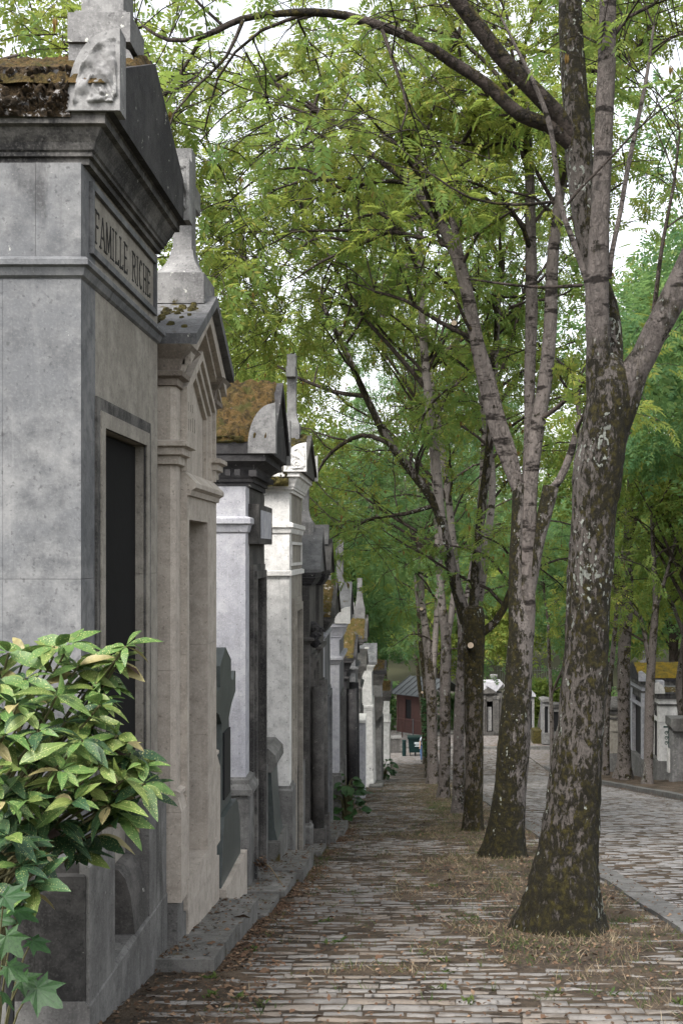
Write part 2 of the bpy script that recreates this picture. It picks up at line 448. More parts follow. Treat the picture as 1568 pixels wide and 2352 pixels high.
def m_brick():
    m = M('red_brick', 0.9)
    t = m.n('ShaderNodeTexBrick')
    uv = m.n('ShaderNodeTexCoord').outputs['UV']
    m.link(uv, t.inputs['Vector'])
    t.inputs['Color1'].default_value = (0.044, 0.019, 0.016, 1)
    t.inputs['Color2'].default_value = (0.034, 0.016, 0.014, 1)
    t.inputs['Mortar'].default_value = (0.030, 0.020, 0.017, 1)
    t.inputs['Scale'].default_value = 1.0
    t.inputs['Brick Width'].default_value = 0.22
    t.inputs['Row Height'].default_value = 0.075
    t.inputs['Mortar Size'].default_value = 0.008
    m.col(m.mix(m.ramp(m.noise(3, 5), 0.5, 0.8), t.outputs['Color'], (0.05, 0.02, 0.016)))
    return m.m
MAT['brick'] = m_brick()
MAT['hill'] = flat('wooded_ground', (0.05, 0.05, 0.025), 0.95)

# ------------------------------------------------------------------ object helpers
def link(o, parent=None):
    C.objects.link(o)
    if parent is not None:
        o.parent = parent
    return o
def root_of(o):
    while o.parent is not None: o = o.parent
    return o
def thing(name, label, cat, loc, group=None):
    o = bpy.data.objects.new(name, None)
    o.empty_display_size = 0.2
    C.objects.link(o)
    o.location = loc
    o['label'] = label
    o['category'] = cat
    if group: o['group'] = group
    return o
def wloc(o):
    v = Vector((0, 0, 0))
    while o is not None:
        v += o.location
        o = o.parent
    return v
def tag(o, label, cat, group=None, kind=None):
    if label: o['label'] = label
    if cat: o['category'] = cat
    if group: o['group'] = group
    if kind: o['kind'] = kind
    return o
def from_bm(name, bm, mat, parent=None, kind=None, bevel=0.0, smooth=False, label=None):
    if bevel:
        es = [e for e in bm.edges if len(e.link_faces) == 2 and e.calc_face_angle(0) > 0.5]
        if es:
            bmesh.ops.bevel(bm, geom=es, offset=bevel, segments=1, affect='EDGES', profile=0.5, clamp_overlap=True)
    bmesh.ops.recalc_face_normals(bm, faces=bm.faces[:])
    me = bpy.data.meshes.new(name)
    if parent is not None:
        bm.transform(__import__('mathutils').Matrix.Translation(-wloc(parent)))
    bm.to_mesh(me)
    bm.free()
    me.materials.append(MAT[mat] if isinstance(mat, str) else mat)
    if smooth:
        me.polygons.foreach_set('use_smooth', [True] * len(me.polygons))
    o = bpy.data.objects.new(name, me)
    link(o, parent)
    if kind: o['kind'] = kind
    if label: o['label'] = label
    return o
def np_obj(name, V, Fc, mat, parent=None, kind=None, smooth=False, label=None):
    V = np.asarray(V, dtype=np.float64)
    Fc = np.asarray(Fc, dtype=np.int32)
    if parent is not None:
        V = V - np.array(wloc(parent))
    me = bpy.data.meshes.new(name)
    me.vertices.add(len(V)); me.vertices.foreach_set('co', V.ravel().astype(np.float32))
    k = Fc.shape[1]
    me.loops.add(Fc.size); me.loops.foreach_set('vertex_index', Fc.ravel())
    me.polygons.add(len(Fc))
    me.polygons.foreach_set('loop_start', np.arange(0, Fc.size, k, dtype=np.int32))
    if smooth:
        me.polygons.foreach_set('use_smooth', np.ones(len(Fc), dtype=bool))
    me.update(calc_edges=True)
    me.materials.append(MAT[mat])
    o = bpy.data.objects.new(name, me)
    link(o, parent)
    if kind: o['kind'] = kind
    if label: o['label'] = label
    return o
def bx(bm, x0, x1, y0, y1, z0, z1):
    v = [bm.verts.new(p) for p in ((x0, y0, z0), (x1, y0, z0), (x1, y1, z0), (x0, y1, z0), (x0, y0, z1), (x1, y0, z1), (x1, y1, z1), (x0, y1, z1))]
    for f in ((0, 3, 2, 1), (4, 5, 6, 7), (0, 1, 5, 4), (1, 2, 6, 5), (2, 3, 7, 6), (3, 0, 4, 7)):
        bm.faces.new([v[i] for i in f])
def prism(bm, pts, axis, a0, a1):
    """polygon pts extruded along an axis: 'x' takes (y,z), 'y' takes (x,z), 'z' takes (x,y)"""
    def mk(p, a):
        return {'x': (a, p[0], p[1]), 'y': (p[0], a, p[1]), 'z': (p[0], p[1], a)}[axis]
    A = [bm.verts.new(mk(p, a0)) for p in pts]
    B = [bm.verts.new(mk(p, a1)) for p in pts]
    n = len(pts)
    bm.faces.new(A); bm.faces.new(B[::-1])
    for i in range(n):
        bm.faces.new((A[i], B[i], B[(i + 1) % n], A[(i + 1) % n]))
def box(name, mat, parent, x0, x1, y0, y1, z0, z1, bevel=0.006, label=None):
    bm = bmesh.new(); bx(bm, x0, x1, y0, y1, z0, z1)
    return from_bm(name, bm, mat, parent, bevel=bevel, label=label)
def pris(name, mat, parent, pts, axis, a0, a1, bevel=0.006, label=None):
    bm = bmesh.new(); prism(bm, pts, axis, a0, a1)
    return from_bm(name, bm, mat, parent, bevel=bevel, label=label)
def mould(name, mat, parent, prof, Y0, Y1, Xf, Xb):
    """moulding profile [(out,z)...] swept round the near side, the front and the far side of a chapel"""
    bm = bmesh.new()
    rings = []
    for o, z in prof:
        rings.append([bm.verts.new(p) for p in ((Xb, Y0 - o, z), (Xf + o, Y0 - o, z), (Xf + o, Y1 + o, z), (Xb, Y1 + o, z))])
    for a, b in zip(rings, rings[1:]):
        for i in range(3):
            bm.faces.new((a[i], a[i + 1], b[i + 1], b[i]))
    bm.faces.new(rings[0][::-1]); bm.faces.new(rings[-1])
    bm.faces.new([r[0] for r in rings]); bm.faces.new([r[3] for r in rings][::-1])
    return from_bm(name, bm, mat, parent)
def catmull(pts, step):
    pts = [np.array(p, float) for p in pts]
    P_ = [2 * pts[0] - pts[1]] + pts + [2 * pts[-1] - pts[-2]]
    out = []
    for i in range(1, len(P_) - 2):
        a, b, c, d = P_[i - 1:i + 3]
        n = max(1, int(np.linalg.norm((c - b)[:3]) / step))
        for k in range(n):
            t = k / n
            out.append(0.5 * (2 * b + (c - a) * t + (2 * a - 5 * b + 4 * c - d) * t * t + (3 * b - a - 3 * c + d) * t ** 3))
    out.append(pts[-1])
    return np.array(out)
def tube_arrays(path, rad, seg, rough=0.0, lobes=None, seedv=0.0, cap=True):
    path = np.asarray(path, float)
    n = len(path)
    T = np.gradient(path, axis=0)
    T /= np.linalg.norm(T, axis=1)[:, None] + 1e-9
    ref = np.array([0.0, 1.0, 0.0])
    A = np.cross(T, ref); bad = np.linalg.norm(A, axis=1) < 0.15
    A[bad] = np.cross(T[bad], np.array([1.0, 0, 0]))
    A /= np.linalg.norm(A, axis=1)[:, None]
    B = np.cross(T, A)
    th = np.linspace(0, 2 * np.pi, seg, endpoint=False)
    R = np.repeat(np.asarray(rad, float)[:, None], seg, 1)
    if lobes is not None:
        R = R * (1 + lobes[:, None] * (0.6 * np.cos(3 * th + 0.8) + 0.4 * np.cos(5 * th + 2.0))[None, :])
    V = path[:, None, :] + R[:, :, None] * (np.cos(th)[None, :, None] * A[:, None, :] + np.sin(th)[None, :, None] * B[:, None, :])
    if rough:
        for i in range(n):
            for j in range(seg):
                p = Vector(V[i, j])
                d = mn.noise(Vector((p.x * 5, p.y * 5, p.z * 2.5 + seedv))) * 0.55 + mn.noise(Vector((p.x * 17, p.y * 17, p.z * 9 + seedv))) * 0.35 + mn.noise(p * 45) * 0.22
                k = R[i, j] * rough * d
                V[i, j] += k * (math.cos(th[j]) * A[i] + math.sin(th[j]) * B[i])
    V = V.reshape(-1, 3)
    i = np.arange(n - 1)[:, None] * seg; j = np.arange(seg)[None, :]; j2 = (j + 1) % seg
    Q = np.stack([i + j, i + j2, i + seg + j2, i + seg + j], -1).reshape(-1, 4)
    if cap:
        V = np.vstack([V, path[-1] + T[-1] * rad[-1] * 0.3])
        e = (n - 1) * seg
        capf = np.array([[e + k, e + (k + 1) % seg, len(V) - 1, len(V) - 1] for k in range(seg)])
        capf = capf[:, [0, 1, 2, 2]]
        # degenerate quads are avoided: cap made of quads joining pairs
        if seg % 2 == 0:
            capf = np.array([[e + k, e + (k + 1) % seg, e + (k + 2) % seg, len(V) - 1] for k in range(0, seg, 2)])
            Q = np.vstack([Q, capf])
    return V, Q
def merge(parts):
    Vs, Fs, o = [], [], 0
    for V, Q in parts:
        Vs.append(V); Fs.append(Q + o); o += len(V)
    return np.vstack(Vs), np.vstack(Fs)
def grid_patch(name, mat, parent, p00, p10, p01, p11, nu, nv, nrm, thick, thr=-1.0, freq=6, kind='stuff', ragged=0.0):
    """lumpy mat of moss laid over a four-cornered surface"""
    p00, p10, p01, p11 = (np.array(p, float) for p in (p00, p10, p01, p11))
    nrm = np.array(nrm, float)
    V = []; keep = {}
    for i in range(nu + 1):
        for j in range(nv + 1):
            u, v = i / nu, j / nv
            p = p00 * (1 - u) * (1 - v) + p10 * u * (1 - v) + p01 * (1 - u) * v + p11 * u * v
            q = Vector(p)
            n = mn.noise(q * freq) * 0.5 + mn.noise(q * freq * 3.1) * 0.5 + mn.noise(q * freq * 7.7) * 0.5
            e = min(u, 1 - u, v, 1 - v)
            t = thick * (0.55 + n) if n > thr else -0.012
            if e == 0: t = -0.01
            V.append(p + nrm * t + (np.array([mn.noise(q * 11), mn.noise(q * 11 + Vector((5, 5, 5))), 0]) * ragged))
    Q = [[i * (nv + 1) + j, (i + 1) * (nv + 1) + j, (i + 1) * (nv + 1) + j + 1, i * (nv + 1) + j + 1] for i in range(nu) for j in range(nv)]
    return np_obj(name, V, Q, mat, parent, kind=kind, smooth=True)

# ------------------------------------------------------------------ ground
def sheet(name, mat, xs, ys, hf, kind='structure'):
    V = [(x, y, hf(x, y)) for x in xs for y in ys]
    ny = len(ys)
    Q = [[i * ny + j, (i + 1) * ny + j, (i + 1) * ny + j + 1, i * ny + j + 1] for i in range(len(xs) - 1) for j in range(ny - 1)]
    return np_obj(name, V, Q, mat, None, kind=kind, smooth=True)
def lin(a, b, s):
    return list(np.arange(a, b + 1e-6, s))
sheet('ground', 'hill', lin(-160, -20, 20) + lin(-10, 14, 1.0) + [20, 30, 45, 60, 90, 130, 180, 240], lin(-60, 0, 10) + lin(2, 110, 2) + lin(130, 400, 30),
      lambda x, y: G(x, y) - (0.14 if y < 95 else 0.0))
def cover(x, y):
    n = mn.noise(Vector((x * 0.9, y * 0.55, 3.0))) * 0.5 + mn.noise(Vector((x * 3.1, y * 2.3, 7.0))) * 0.35
    strip = math.exp(-((x - 1.25) / 0.9) ** 2)
    left = 1.0 if x < -0.95 - 0.004 * y else 0.0
    tr = 0.0
    for ty in (9.2, 15.2, 19.8, 24.8, 31.9):
        tr = max(tr, math.exp(-(((x - 1.3) / 0.55) ** 2 + ((y - ty) / 0.8) ** 2)))
    near = 0.45 if y < 8.2 else 1.0
    return n * 1.3 + 0.46 * strip * near + 0.35 * left + 0.6 * tr + (0.12 if y > 18 else 0.0) + 0.02
def soil_h(x, y):
    c = cover(x, y)
    return gz(y) - 0.006 + (0.010 if c < 0 else 0.022) * max(-0.5, min(1.0, c)) + 0.006 * mn.noise(Vector((x * 9, y * 9, 0))) + 0.005 * mn.noise(Vector((x * 23, y * 23, 0)))
sheet('soil', 'soil', lin(-1.75, 2.10, 0.05), lin(4.0, 13, 0.05) + lin(13.1, 26, 0.1) + lin(26.3, 66, 0.35), soil_h)
sheet('road_bed', 'soil', lin(2.44, 7.64, 0.1), lin(4.0, 78, 0.6), lambda x, y: G(x, y) - 0.004 + 0.05 * math.sin(min(1, max(0, (x - 2.4) / 5.2)) * math.pi))
sheet('cross_road', 'farpave', lin(7.66, 41, 1.5), lin(64.6, 78.0, 0.67), lambda x, y: gz(y) - 0.09)
sheet('path_end', 'farpave', lin(-12, 2.4, 1.2), lin(66.1, 78.0, 0.85), lambda x, y: gz(y) + 0.004)
sheet('far_pavement', 'farpave', lin(-12, 40, 2.0), lin(78.3, 95, 1.0), lambda x, y: gz(y) + 0.09)
sheet('side_pavement', 'soil', lin(7.90, 15, 0.3), lin(20, 64, 0.5), lambda x, y: G(x, y) + 0.02 + 0.02 * mn.noise(Vector((x * 2, y * 2, 1))))

def sett_arrays(cx, cy, wx, wy, z, h, tilt):
    b = 0.012
    slope = -0.158 if cy < 60 else -0.09
    V = []
    for sx, sy, ins, zz in [(sx, sy, ins, zz) for ins, zz in ((0.0, -h), (0.0, -0.014), (b, 0.0)) for sx, sy in ((-1, -1), (1, -1), (1, 1), (-1, 1))]:
        jx, jy = (random.uniform(-.008, .008), random.uniform(-.008, .008)) if ins else (random.uniform(-.004, .004), random.uniform(-.004, .004))
        dx = sx * (wx / 2 - ins * 0.35) + jx * 0.4; dy = sy * (wy / 2 - ins * 1.2) + jy * 1.3
        V.append((cx + dx, cy + dy, z + zz + slope * dy + tilt[0] * dx + tilt[1] * dy))
    return V
SF = [(0, 1, 5, 4), (1, 2, 6, 5), (2, 3, 7, 6), (3, 0, 4, 7), (4, 5, 9, 8), (5, 6, 10, 9), (6, 7, 11, 10), (7, 4, 8, 11), (8, 9, 10, 11)]
def paving(name, mat, x0f, x1f, y0, y1, pitch, lift, skip=None, n_single=300, gap=0.066):
    holder = bpy.data.objects.new(name, None)
    C.objects.link(holder); holder['kind'] = 'structure'; holder.location = (0, y0, gz(y0))
    V, Q, singles = [], [], []
    y = y0
    while y < y1:
        ph = pitch * random.uniform(0.9, 1.1)
        x = x0f(y) + random.uniform(0, 0.12)
        xe = x1f(y)
        while x < xe - 0.05:
            wx = min(random.uniform(0.13, 0.31), xe - x)
            cx = x + wx / 2
            cyy = y + 0.05 * math.sin(cx * 1.3 + y * 0.3) + 0.05 * mn.noise(Vector((cx * 1.4, y * 0.6, 0))) + random.uniform(-.007, .007)
            if not (skip and skip(cx, cyy)):
                vv = sett_arrays(cx, cyy, wx - random.choice((0.001, 0.002, 0.004, 0.010)), ph - gap * random.uniform(0.7, 1.35), lift(cx, cyy) + random.uniform(-0.010, 0.007), 0.09, (random.uniform(-.05, .05), random.uniform(-.09, .05)))
                seen = -1.5 < cx and 1188 < 0.4352 * (HY + F * (EYE - gz(cyy)) / cyy) * 1 + 1e9 and VX + F * cx / cyy < 1580
                if len(singles) < n_single and seen and VX + F * cx / cyy > 150 and HY + F * (EYE - gz(cyy)) / cyy < 2375:
                    singles.append(vv)
                else:
                    o = len(V); V += vv; Q += [tuple(i + o for i in f) for f in SF]
            x += wx
        y += ph
    np_obj('setts', V, Q, mat, holder, kind='stuff')
    for vv in singles:
        np_obj('sett', vv, SF, mat, holder)
    return holder
def xl(y): return -1.42 if y < 7.3 else (-1.16 if y < 10 else -1.05)
TREES_AT = [(1.225, 9.16, 0.36), (1.30, 15.2, 0.34), (1.19, 19.8, 0.24), (1.19, 24.8, 0.2), (1.15, 31.9, 0.2)]
def nearskip(x, y):
    for tx, ty, r in TREES_AT:
        if (x - tx) ** 2 + (y - ty) ** 2 < r * r: return True
    return False
paving('sidewalk', 'sett', xl, lambda y: 2.10, 4.6, 66, 0.145, lambda x, y: gz(y), nearskip)
paving('road', 'settroad', lambda y: 2.45, lambda y: 7.62, 7.8, 77.9, 0.145, lambda x, y: gz(y) - 0.10 + 0.05 * math.sin((x - 2.4) / 5.2 * math.pi), None, gap=0.05)

def kerb(name, x0, x1, y0, y1, length, top):
    h = bpy.data.objects.new(name, None); C.objects.link(h); h['kind'] = 'structure'; h.location = (x0, y0, gz(y0))
    y = y0
    while y < y1:
        L = length * random.uniform(0.75, 1.25)
        ya, yb = y + 0.006, min(y + L, y1) - 0.006
        dz = random.uniform(-.008, .008)
        bm = bmesh.new()
        prism(bm, [(ya, top(ya) - 0.3), (yb, top(yb) - 0.3), (yb, top(yb) + dz), (ya, top(ya) + dz)], 'x', x0 + random.uniform(-.012, .012), x1 + random.uniform(-.012, .012))
        from_bm('kerbstone', bm, 'kerb', h, bevel=0.015)
        y += L
    return h
kerb('kerb', 2.14, 2.40, 7.0, 66, 1.05, lambda y: gz(y) + 0.008)
kerb('far_kerb', 7.64, 7.90, 22, 64.5, 1.1, lambda y: G(7.8, y) + 0.03)
h = bpy.data.objects.new('cross_kerb', None); C.objects.link(h); h['kind'] = 'structure'; h.location = (0, 78.1, gz(78))
xx = -10.0
while xx < 24:
    L = random.uniform(0.9, 1.3)
    box('kerbstone', 'slab', h, xx, xx + L - 0.02, 78.0, 78.3, gz(78) - 0.2, gz(78) + 0.11, 0.015)
    xx += L
# ------------------------------------------------------------------ chapels
GRP = 'burial chapels along the left of the path'
def acroterion(parent, mat, X0, X1, Ya, Yb, z0, z1, carve=False):
    n = 9
    pts = [(X1, z0), (X1, z1)]
    for k in range(1, n + 1):
        a = math.pi / 2 * k / n
        pts.append((X1 - (X1 - X0) * (0.10 + 0.90 * math.sin(a)), z0 + (z1 - z0) * (0.16 + 0.82 * math.cos(a))))
    pts.append((X0, z0))
    o = pris('acroterion', mat, parent, pts, 'y', Ya, Yb, 0.012)
    if carve:
        w_, h_ = X1 - X0, z1 - z0
        nu, nv = 26, 26
        V = []
        for i in range(nu + 1):
            for j in range(nv + 1):
                th, q = math.pi / 2 * i / nu, 0.06 + 0.90 * j / nv
                xx_, zz_ = X1 - w_ * (0.05 + 0.90 * q * math.sin(th)), z0 + h_ * (0.05 + 0.88 * q * math.cos(th) + 0.05 * (1 - q))
                hgt = 0.5 + 0.5 * math.sin(13 * th + 2.2 * math.sin(5.5 * q)) * (1 if 0.3 < q < 0.92 else 0.3)
                sp = math.hypot(th - 1.1, q - 0.42)
                if sp < 0.3: hgt = 0.5 + 0.5 * math.cos(sp * 42 + math.atan2(th - 1.1, q - 0.42))
                if q > 0.9: hgt = 0.9
                p = Vector((xx_ * 24, zz_ * 24, Ya))
                hgt += carve * 0.9 * mn.noise(p) + 0.5 * carve * mn.noise(p * 2.7)
                if i in (0, nu) or j in (0, nv): hgt = -0.6
                V.append((xx_, Ya - 0.018 * hgt * w_ / 0.25, zz_))
        Q = [[i * (nv + 1) + j, (i + 1) * (nv + 1) + j, (i + 1) * (nv + 1) + j + 1, i * (nv + 1) + j + 1] for i in range(nu) for j in range(nv)]
        np_obj('relief', V, Q, mat, o, smooth=True)
    return o
def cross_on(parent, mat, X0, Yc, z, zs, top, arm_z=None, wx=0.14, wy=0.2, arm=0.28, ped=(0.34, 0.42, 0.22), flare=0.2, capped=False):
    """pedestal from z to zs, a flared foot, then a tall cross whose arms run along the street"""
    px, py, _ = ped
    box('pedestal', mat, parent, X0 - px / 2, X0 + px / 2, Yc - py / 2, Yc + py / 2, z, zs, 0.02)
    bm = bmesh.new()
    n = 5
    rings = []
    for k in range(n + 1):
        t = k / n
        s = (1 - t) ** 1.8
        hx = wx / 2 * 1.15 + (px / 2 * 0.92 - wx / 2 * 1.15) * s; hy = wy / 2 * 1.15 + (py / 2 * 0.92 - wy / 2 * 1.15) * s
        rings.append([bm.verts.new((X0 + a * hx, Yc + b * hy, zs + flare * t)) for a, b in ((-1, -1), (1, -1), (1, 1), (-1, 1))])
    for a, b in zip(rings, rings[1:]):
        for i in range(4): bm.faces.new((a[i], a[(i + 1) % 4], b[(i + 1) % 4], b[i]))
    bm.faces.new(rings[-1])
    from_bm('cross_foot', bm, mat, parent)
    zb = zs + flare
    bm = bmesh.new()
    az = arm_z if arm_z is not None else zb + (top - zb) * 0.66
    ah = wy * 0.42
    pts = [(Yc - wy / 2, zb), (Yc - wy / 2 * 0.9, az - ah), (Yc - arm, az - ah), (Yc - arm, az + ah), (Yc - wy / 2 * 0.9, az + ah), (Yc - wy / 2 * 0.9, top),
           (Yc + wy / 2 * 0.9, top), (Yc + wy / 2 * 0.9, az + ah), (Yc + arm, az + ah), (Yc + arm, az - ah), (Yc + wy / 2 * 0.9, az - ah), (Yc + wy / 2, zb)]
    prism(bm, pts, 'x', X0 - wx / 2, X0 + wx / 2)
    o = from_bm('cross', bm, mat, parent, bevel=0.014)
    return o
def door(parent, Ya, Yb, z0, z1, Xd, mat='iron', panels=3):
    d = box('door', mat, parent, Xd - 0.05, Xd, Ya + 0.004, Yb - 0.004, z0, z1, 0.006)
    if mat == 'void': return d  # plain black sheet: the dark of the doorway is put into its colour
    bm = bmesh.new()
    m_ = (Ya + Yb) / 2
    for a, b in ((Ya + 0.06, m_ - 0.03), (m_ + 0.03, Yb - 0.06)):
        for k in range(panels):
            c0 = z0 + 0.08 + (z1 - z0 - 0.1) * k / panels; c1 = z0 + (z1 - z0) * (k + 1) / panels - 0.06
            bx(bm, Xd + 0.001, Xd + 0.02, a, b, c0, c1)
    bx(bm, Xd + 0.001, Xd + 0.035, m_ - 0.02, m_ + 0.02, z0, z1)
    from_bm('door_panels', bm, mat, d, bevel=0.01)
    bm = bmesh.new(); bx(bm, Xd + 0.036, Xd + 0.06, m_ + 0.05, m_ + 0.075, z0 + 1.0, z0 + 1.14)
    from_bm('handle', bm, mat, d)
    return d
def chapel(label, Y0, Y1, Xf, zp, zcor, zr, zt, za, wall='grey', front=None, trim=None, corn='corn', roof='roof', pl='plinth', depth=2.4,
           roofX=None, ov=0.07, dY=None, dtop=None, zdoor=None, cap=None, courses=(), frame=0.05, fw=0.12, frame_mat=None, pl_out=0.05, side_split=None,
           acro=None, ped_mat='roof', pedX=0.02, name='burial_chapel', band=None, tilt=0.0, panel=None, door_mat='iron', zb=None, dentils=False, door_in=0.10, ped_band=True, thr_out=None, split_top=None, frame_in=None):
    front = front or wall; trim = trim or wall  # a separate front colour puts the light's side-to-front difference into the stone
    zg = gz((Y0 + Y1) / 2)
    r = thing(name, label, 'burial chapel', (Xf - depth / 2, (Y0 + Y1) / 2, zg), GRP)
    Xb = Xf - depth
    zb = zg - 0.5 if zb is None else zb
    dY = dY or (Y0 + (Y1 - Y0) * 0.27, Y0 + (Y1 - Y0) * 0.73)
    zdoor = zp - 0.2 if zdoor is None else zdoor
    # plinth: side, two front piers, threshold
    mould('plinth', pl, r, [(pl_out, zb), (pl_out, zp - 0.05), (pl_out - 0.02, zp - 0.03), (pl_out - 0.02, zp)], Y0, dY[0] - 0.02 - pl_out, Xf, Xb)
    box('plinth', pl, r, Xf - 0.35, Xf + pl_out, dY[1] + 0.02, Y1 + pl_out, zb, zp, 0.02)
    box('threshold', pl if thr_out is None else 'greywarm', r, Xf - 0.5, Xf + (pl_out + 0.002 if thr_out is None else thr_out), dY[0] - 0.018, dY[1] + 0.018, zb, zdoor, 0.015)
    T = 0.28
    zs = [zp] + list(courses) + [zcor]
    for a, b in zip(zs, zs[1:]):
        if side_split:
            if split_top and a > split_top[0] - 0.01: side_split = split_top[1]
            box('wall_block', wall, r, Xf - side_split, Xf, Y0, Y0 + T, a + 0.001, b - 0.001, 0.005 if Y0 > 7 else 0.011)
            box('wall_block', wall, r, Xb, Xf - side_split - 0.002, Y0 + 0.002, Y0 + T, a + 0.001, b - 0.001, 0.005 if Y0 > 7 else 0.011)
        else:
            box('wall_block', wall, r, Xb, Xf, Y0, Y0 + T, a + 0.001, b - 0.001, 0.005 if Y0 > 7 else 0.011)
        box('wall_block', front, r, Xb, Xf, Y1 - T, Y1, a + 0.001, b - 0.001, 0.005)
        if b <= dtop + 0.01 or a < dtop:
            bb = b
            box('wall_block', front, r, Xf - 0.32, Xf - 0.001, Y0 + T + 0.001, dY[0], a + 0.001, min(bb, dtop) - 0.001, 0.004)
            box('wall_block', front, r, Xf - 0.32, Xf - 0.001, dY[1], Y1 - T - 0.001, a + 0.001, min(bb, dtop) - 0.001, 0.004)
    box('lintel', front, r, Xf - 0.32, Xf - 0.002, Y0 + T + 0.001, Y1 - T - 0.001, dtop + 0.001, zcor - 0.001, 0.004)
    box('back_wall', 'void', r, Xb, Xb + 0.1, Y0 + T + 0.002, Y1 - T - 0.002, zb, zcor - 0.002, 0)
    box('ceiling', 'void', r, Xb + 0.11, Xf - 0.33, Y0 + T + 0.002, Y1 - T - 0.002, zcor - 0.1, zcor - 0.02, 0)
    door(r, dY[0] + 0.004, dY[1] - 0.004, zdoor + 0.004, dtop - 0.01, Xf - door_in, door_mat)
    if frame:
        fm = frame_mat or trim
        for k, (g, o) in enumerate(((fw, frame * 0.6), (fw * 0.55, frame))):
            bm = bmesh.new()
            y0, y1 = dY[0] - g, dY[1] + g
            bx(bm, Xf + 0.0005 + (frame * 0.6 if k else 0), Xf + o + 0.001, y0, dY[0] - 0.002 * k, zdoor + 0.003, dtop + g)
            bx(bm, Xf + 0.0005 + (frame * 0.6 if k else 0), Xf + o + 0.001, dY[1] + 0.002 * k, y1, zdoor + 0.003, dtop + g)
            bx(bm, Xf + 0.0005 + (frame * 0.6 if k else 0), Xf + o + 0.001, dY[0] + 0.001, dY[1] - 0.001, dtop + 0.002, dtop + g)
            from_bm('door_frame', bm, (frame_in or fm) if k else fm, r, bevel=0.006)
    if cap:
        a, b, o = cap
        mould('string_course', trim, r, [(0.002, a), (0.015, a + 0.01), (o * 0.6, a + (b - a) * 0.5), (o, a + (b - a) * 0.6), (o, b - 0.012), (o - 0.01, b), (0.002, b + 0.01)], Y0, Y1, Xf, Xb)
    if band:
        a, b, o = band
        mould('string_course', trim, r, [(0.002, a), (o, a + 0.005), (o, b - 0.01), (0.002, b)], Y0, Y1, Xf, Xb)
    roofX = Xf + 0.15 if roofX is None else roofX
    o = roofX - Xf
    hh = zr - zcor
    mould('cornice', corn, r, [(0.0, zcor), (0.03, zcor + 0.002), (0.03, zcor + hh * 0.15), (0.05, zcor + hh * 0.17), (0.05, zcor + hh * 0.26), (0.06, zcor + hh * 0.30), (0.07, zcor + hh * 0.45),
          (0.09, zcor + hh * 0.6), (o * 0.6, zcor + hh * 0.74), (o * 0.75, zcor + hh * 0.78), (o * 0.75, zcor + hh * 0.96), (o * 0.8, zr)], Y0 + (o * 0.8 - ov if o * 0.8 > ov else 0), Y1 - (o * 0.8 - ov if o * 0.8 > ov else 0), Xf, Xb)
    if dentils:
        zz0, zz1 = zcor + hh * 0.31, zcor + hh * 0.5
        x = Xf - 0.9
        while x < Xf - 0.02:
            box('dentil', corn, r, x, x + 0.05, Y0 - 0.1, Y0 - 0.03, zz0, zz1, 0.004); x += 0.09
        y = Y0
        while y < Y1:
            box('dentil', corn, r, Xf + 0.03, Xf + 0.1, y, y + 0.05, zz0, zz1, 0.004); y += 0.09
    Yc = (Y0 + Y1) / 2
    ya, yb = Y0 - ov, Y1 + ov
    pris('roof', roof, r, [(ya, zr + 0.001), (yb, zr + 0.001), (yb, zt), (Yc, za), (ya, zt)], 'x', Xb - 0.1, roofX, 0.015)
    # pediment: sunk triangle framed by raking bands
    bm = bmesh.new()
    t = 0.09
    for s, y in ((1, ya), (-1, yb)):
        prism(bm, [(y, zr + 0.002), (y, zt + 0.002), (Yc - s * 0.001, za + 0.002), (Yc - s * 0.001, za - t)][::s], 'x', roofX + 0.001, roofX + 0.03)
    if ped_band: from_bm('pediment', bm, roof, r)
    else: bm.free()
    if acro:
        h_, w_, mat_, carve = acro
        for (a, b) in ((ya - 0.02, ya + 0.11), (yb - 0.11, yb + 0.02)):
            acroterion(r, mat_, roofX - w_ + 0.035, roofX + 0.035, a, b, zr + 0.003, zr + h_, carve)
    if panel:
        a, b, c, d = panel
        bm = bmesh.new()
        bx(bm, Xf + 0.001, Xf + 0.02, a, b, c, c + 0.035); bx(bm, Xf + 0.001, Xf + 0.02, a, b, d - 0.035, d)
        bx(bm, Xf + 0.001, Xf + 0.02, a, a + 0.035, c + 0.036, d - 0.036); bx(bm, Xf + 0.001, Xf + 0.02, b - 0.035, b, c + 0.036, d - 0.036)
        from_bm('name_panel', bm, trim, r, bevel=0.006)
    if tilt: r.rotation_euler.y = tilt
    return r
def moss_roof(r, mat, Y0, Yc, roofX, Xb, zt, za, thick=0.03, thr=-0.6, ov=0.07, fascia=None, hang=0.03):
    n = Vector((0, -(za - zt), (Yc - Y0 + ov))).normalized()
    d = (roofX - Xb)
    grid_patch('moss', mat, r, (Xb, Y0 - ov - hang * 0.3, zt - hang), (roofX - 0.01, Y0 - ov - hang * 0.3, zt - hang), (Xb, Yc, za), (roofX - 0.01, Yc, za), int(d / 0.026), int((Yc - Y0) / 0.026), n, thick, thr, 8, ragged=0.012)
SLABS = []
def slab(parent, x0, x1, y0, y1, z, mat='slab', t=0.12):
    SLABS.append((x0, x1, y0, y1, z, (gz(y1) - gz(y0)) * 0.7))
    bm = bmesh.new()
    s = gz(y1) - gz(y0)
    prism(bm, [(y0, z - t), (y1, z - t + s * 0.7), (y1, z + s * 0.7), (y0, z)], 'x', x0, x1)
    return from_bm('step_slab', bm, mat, parent, bevel=0.02)

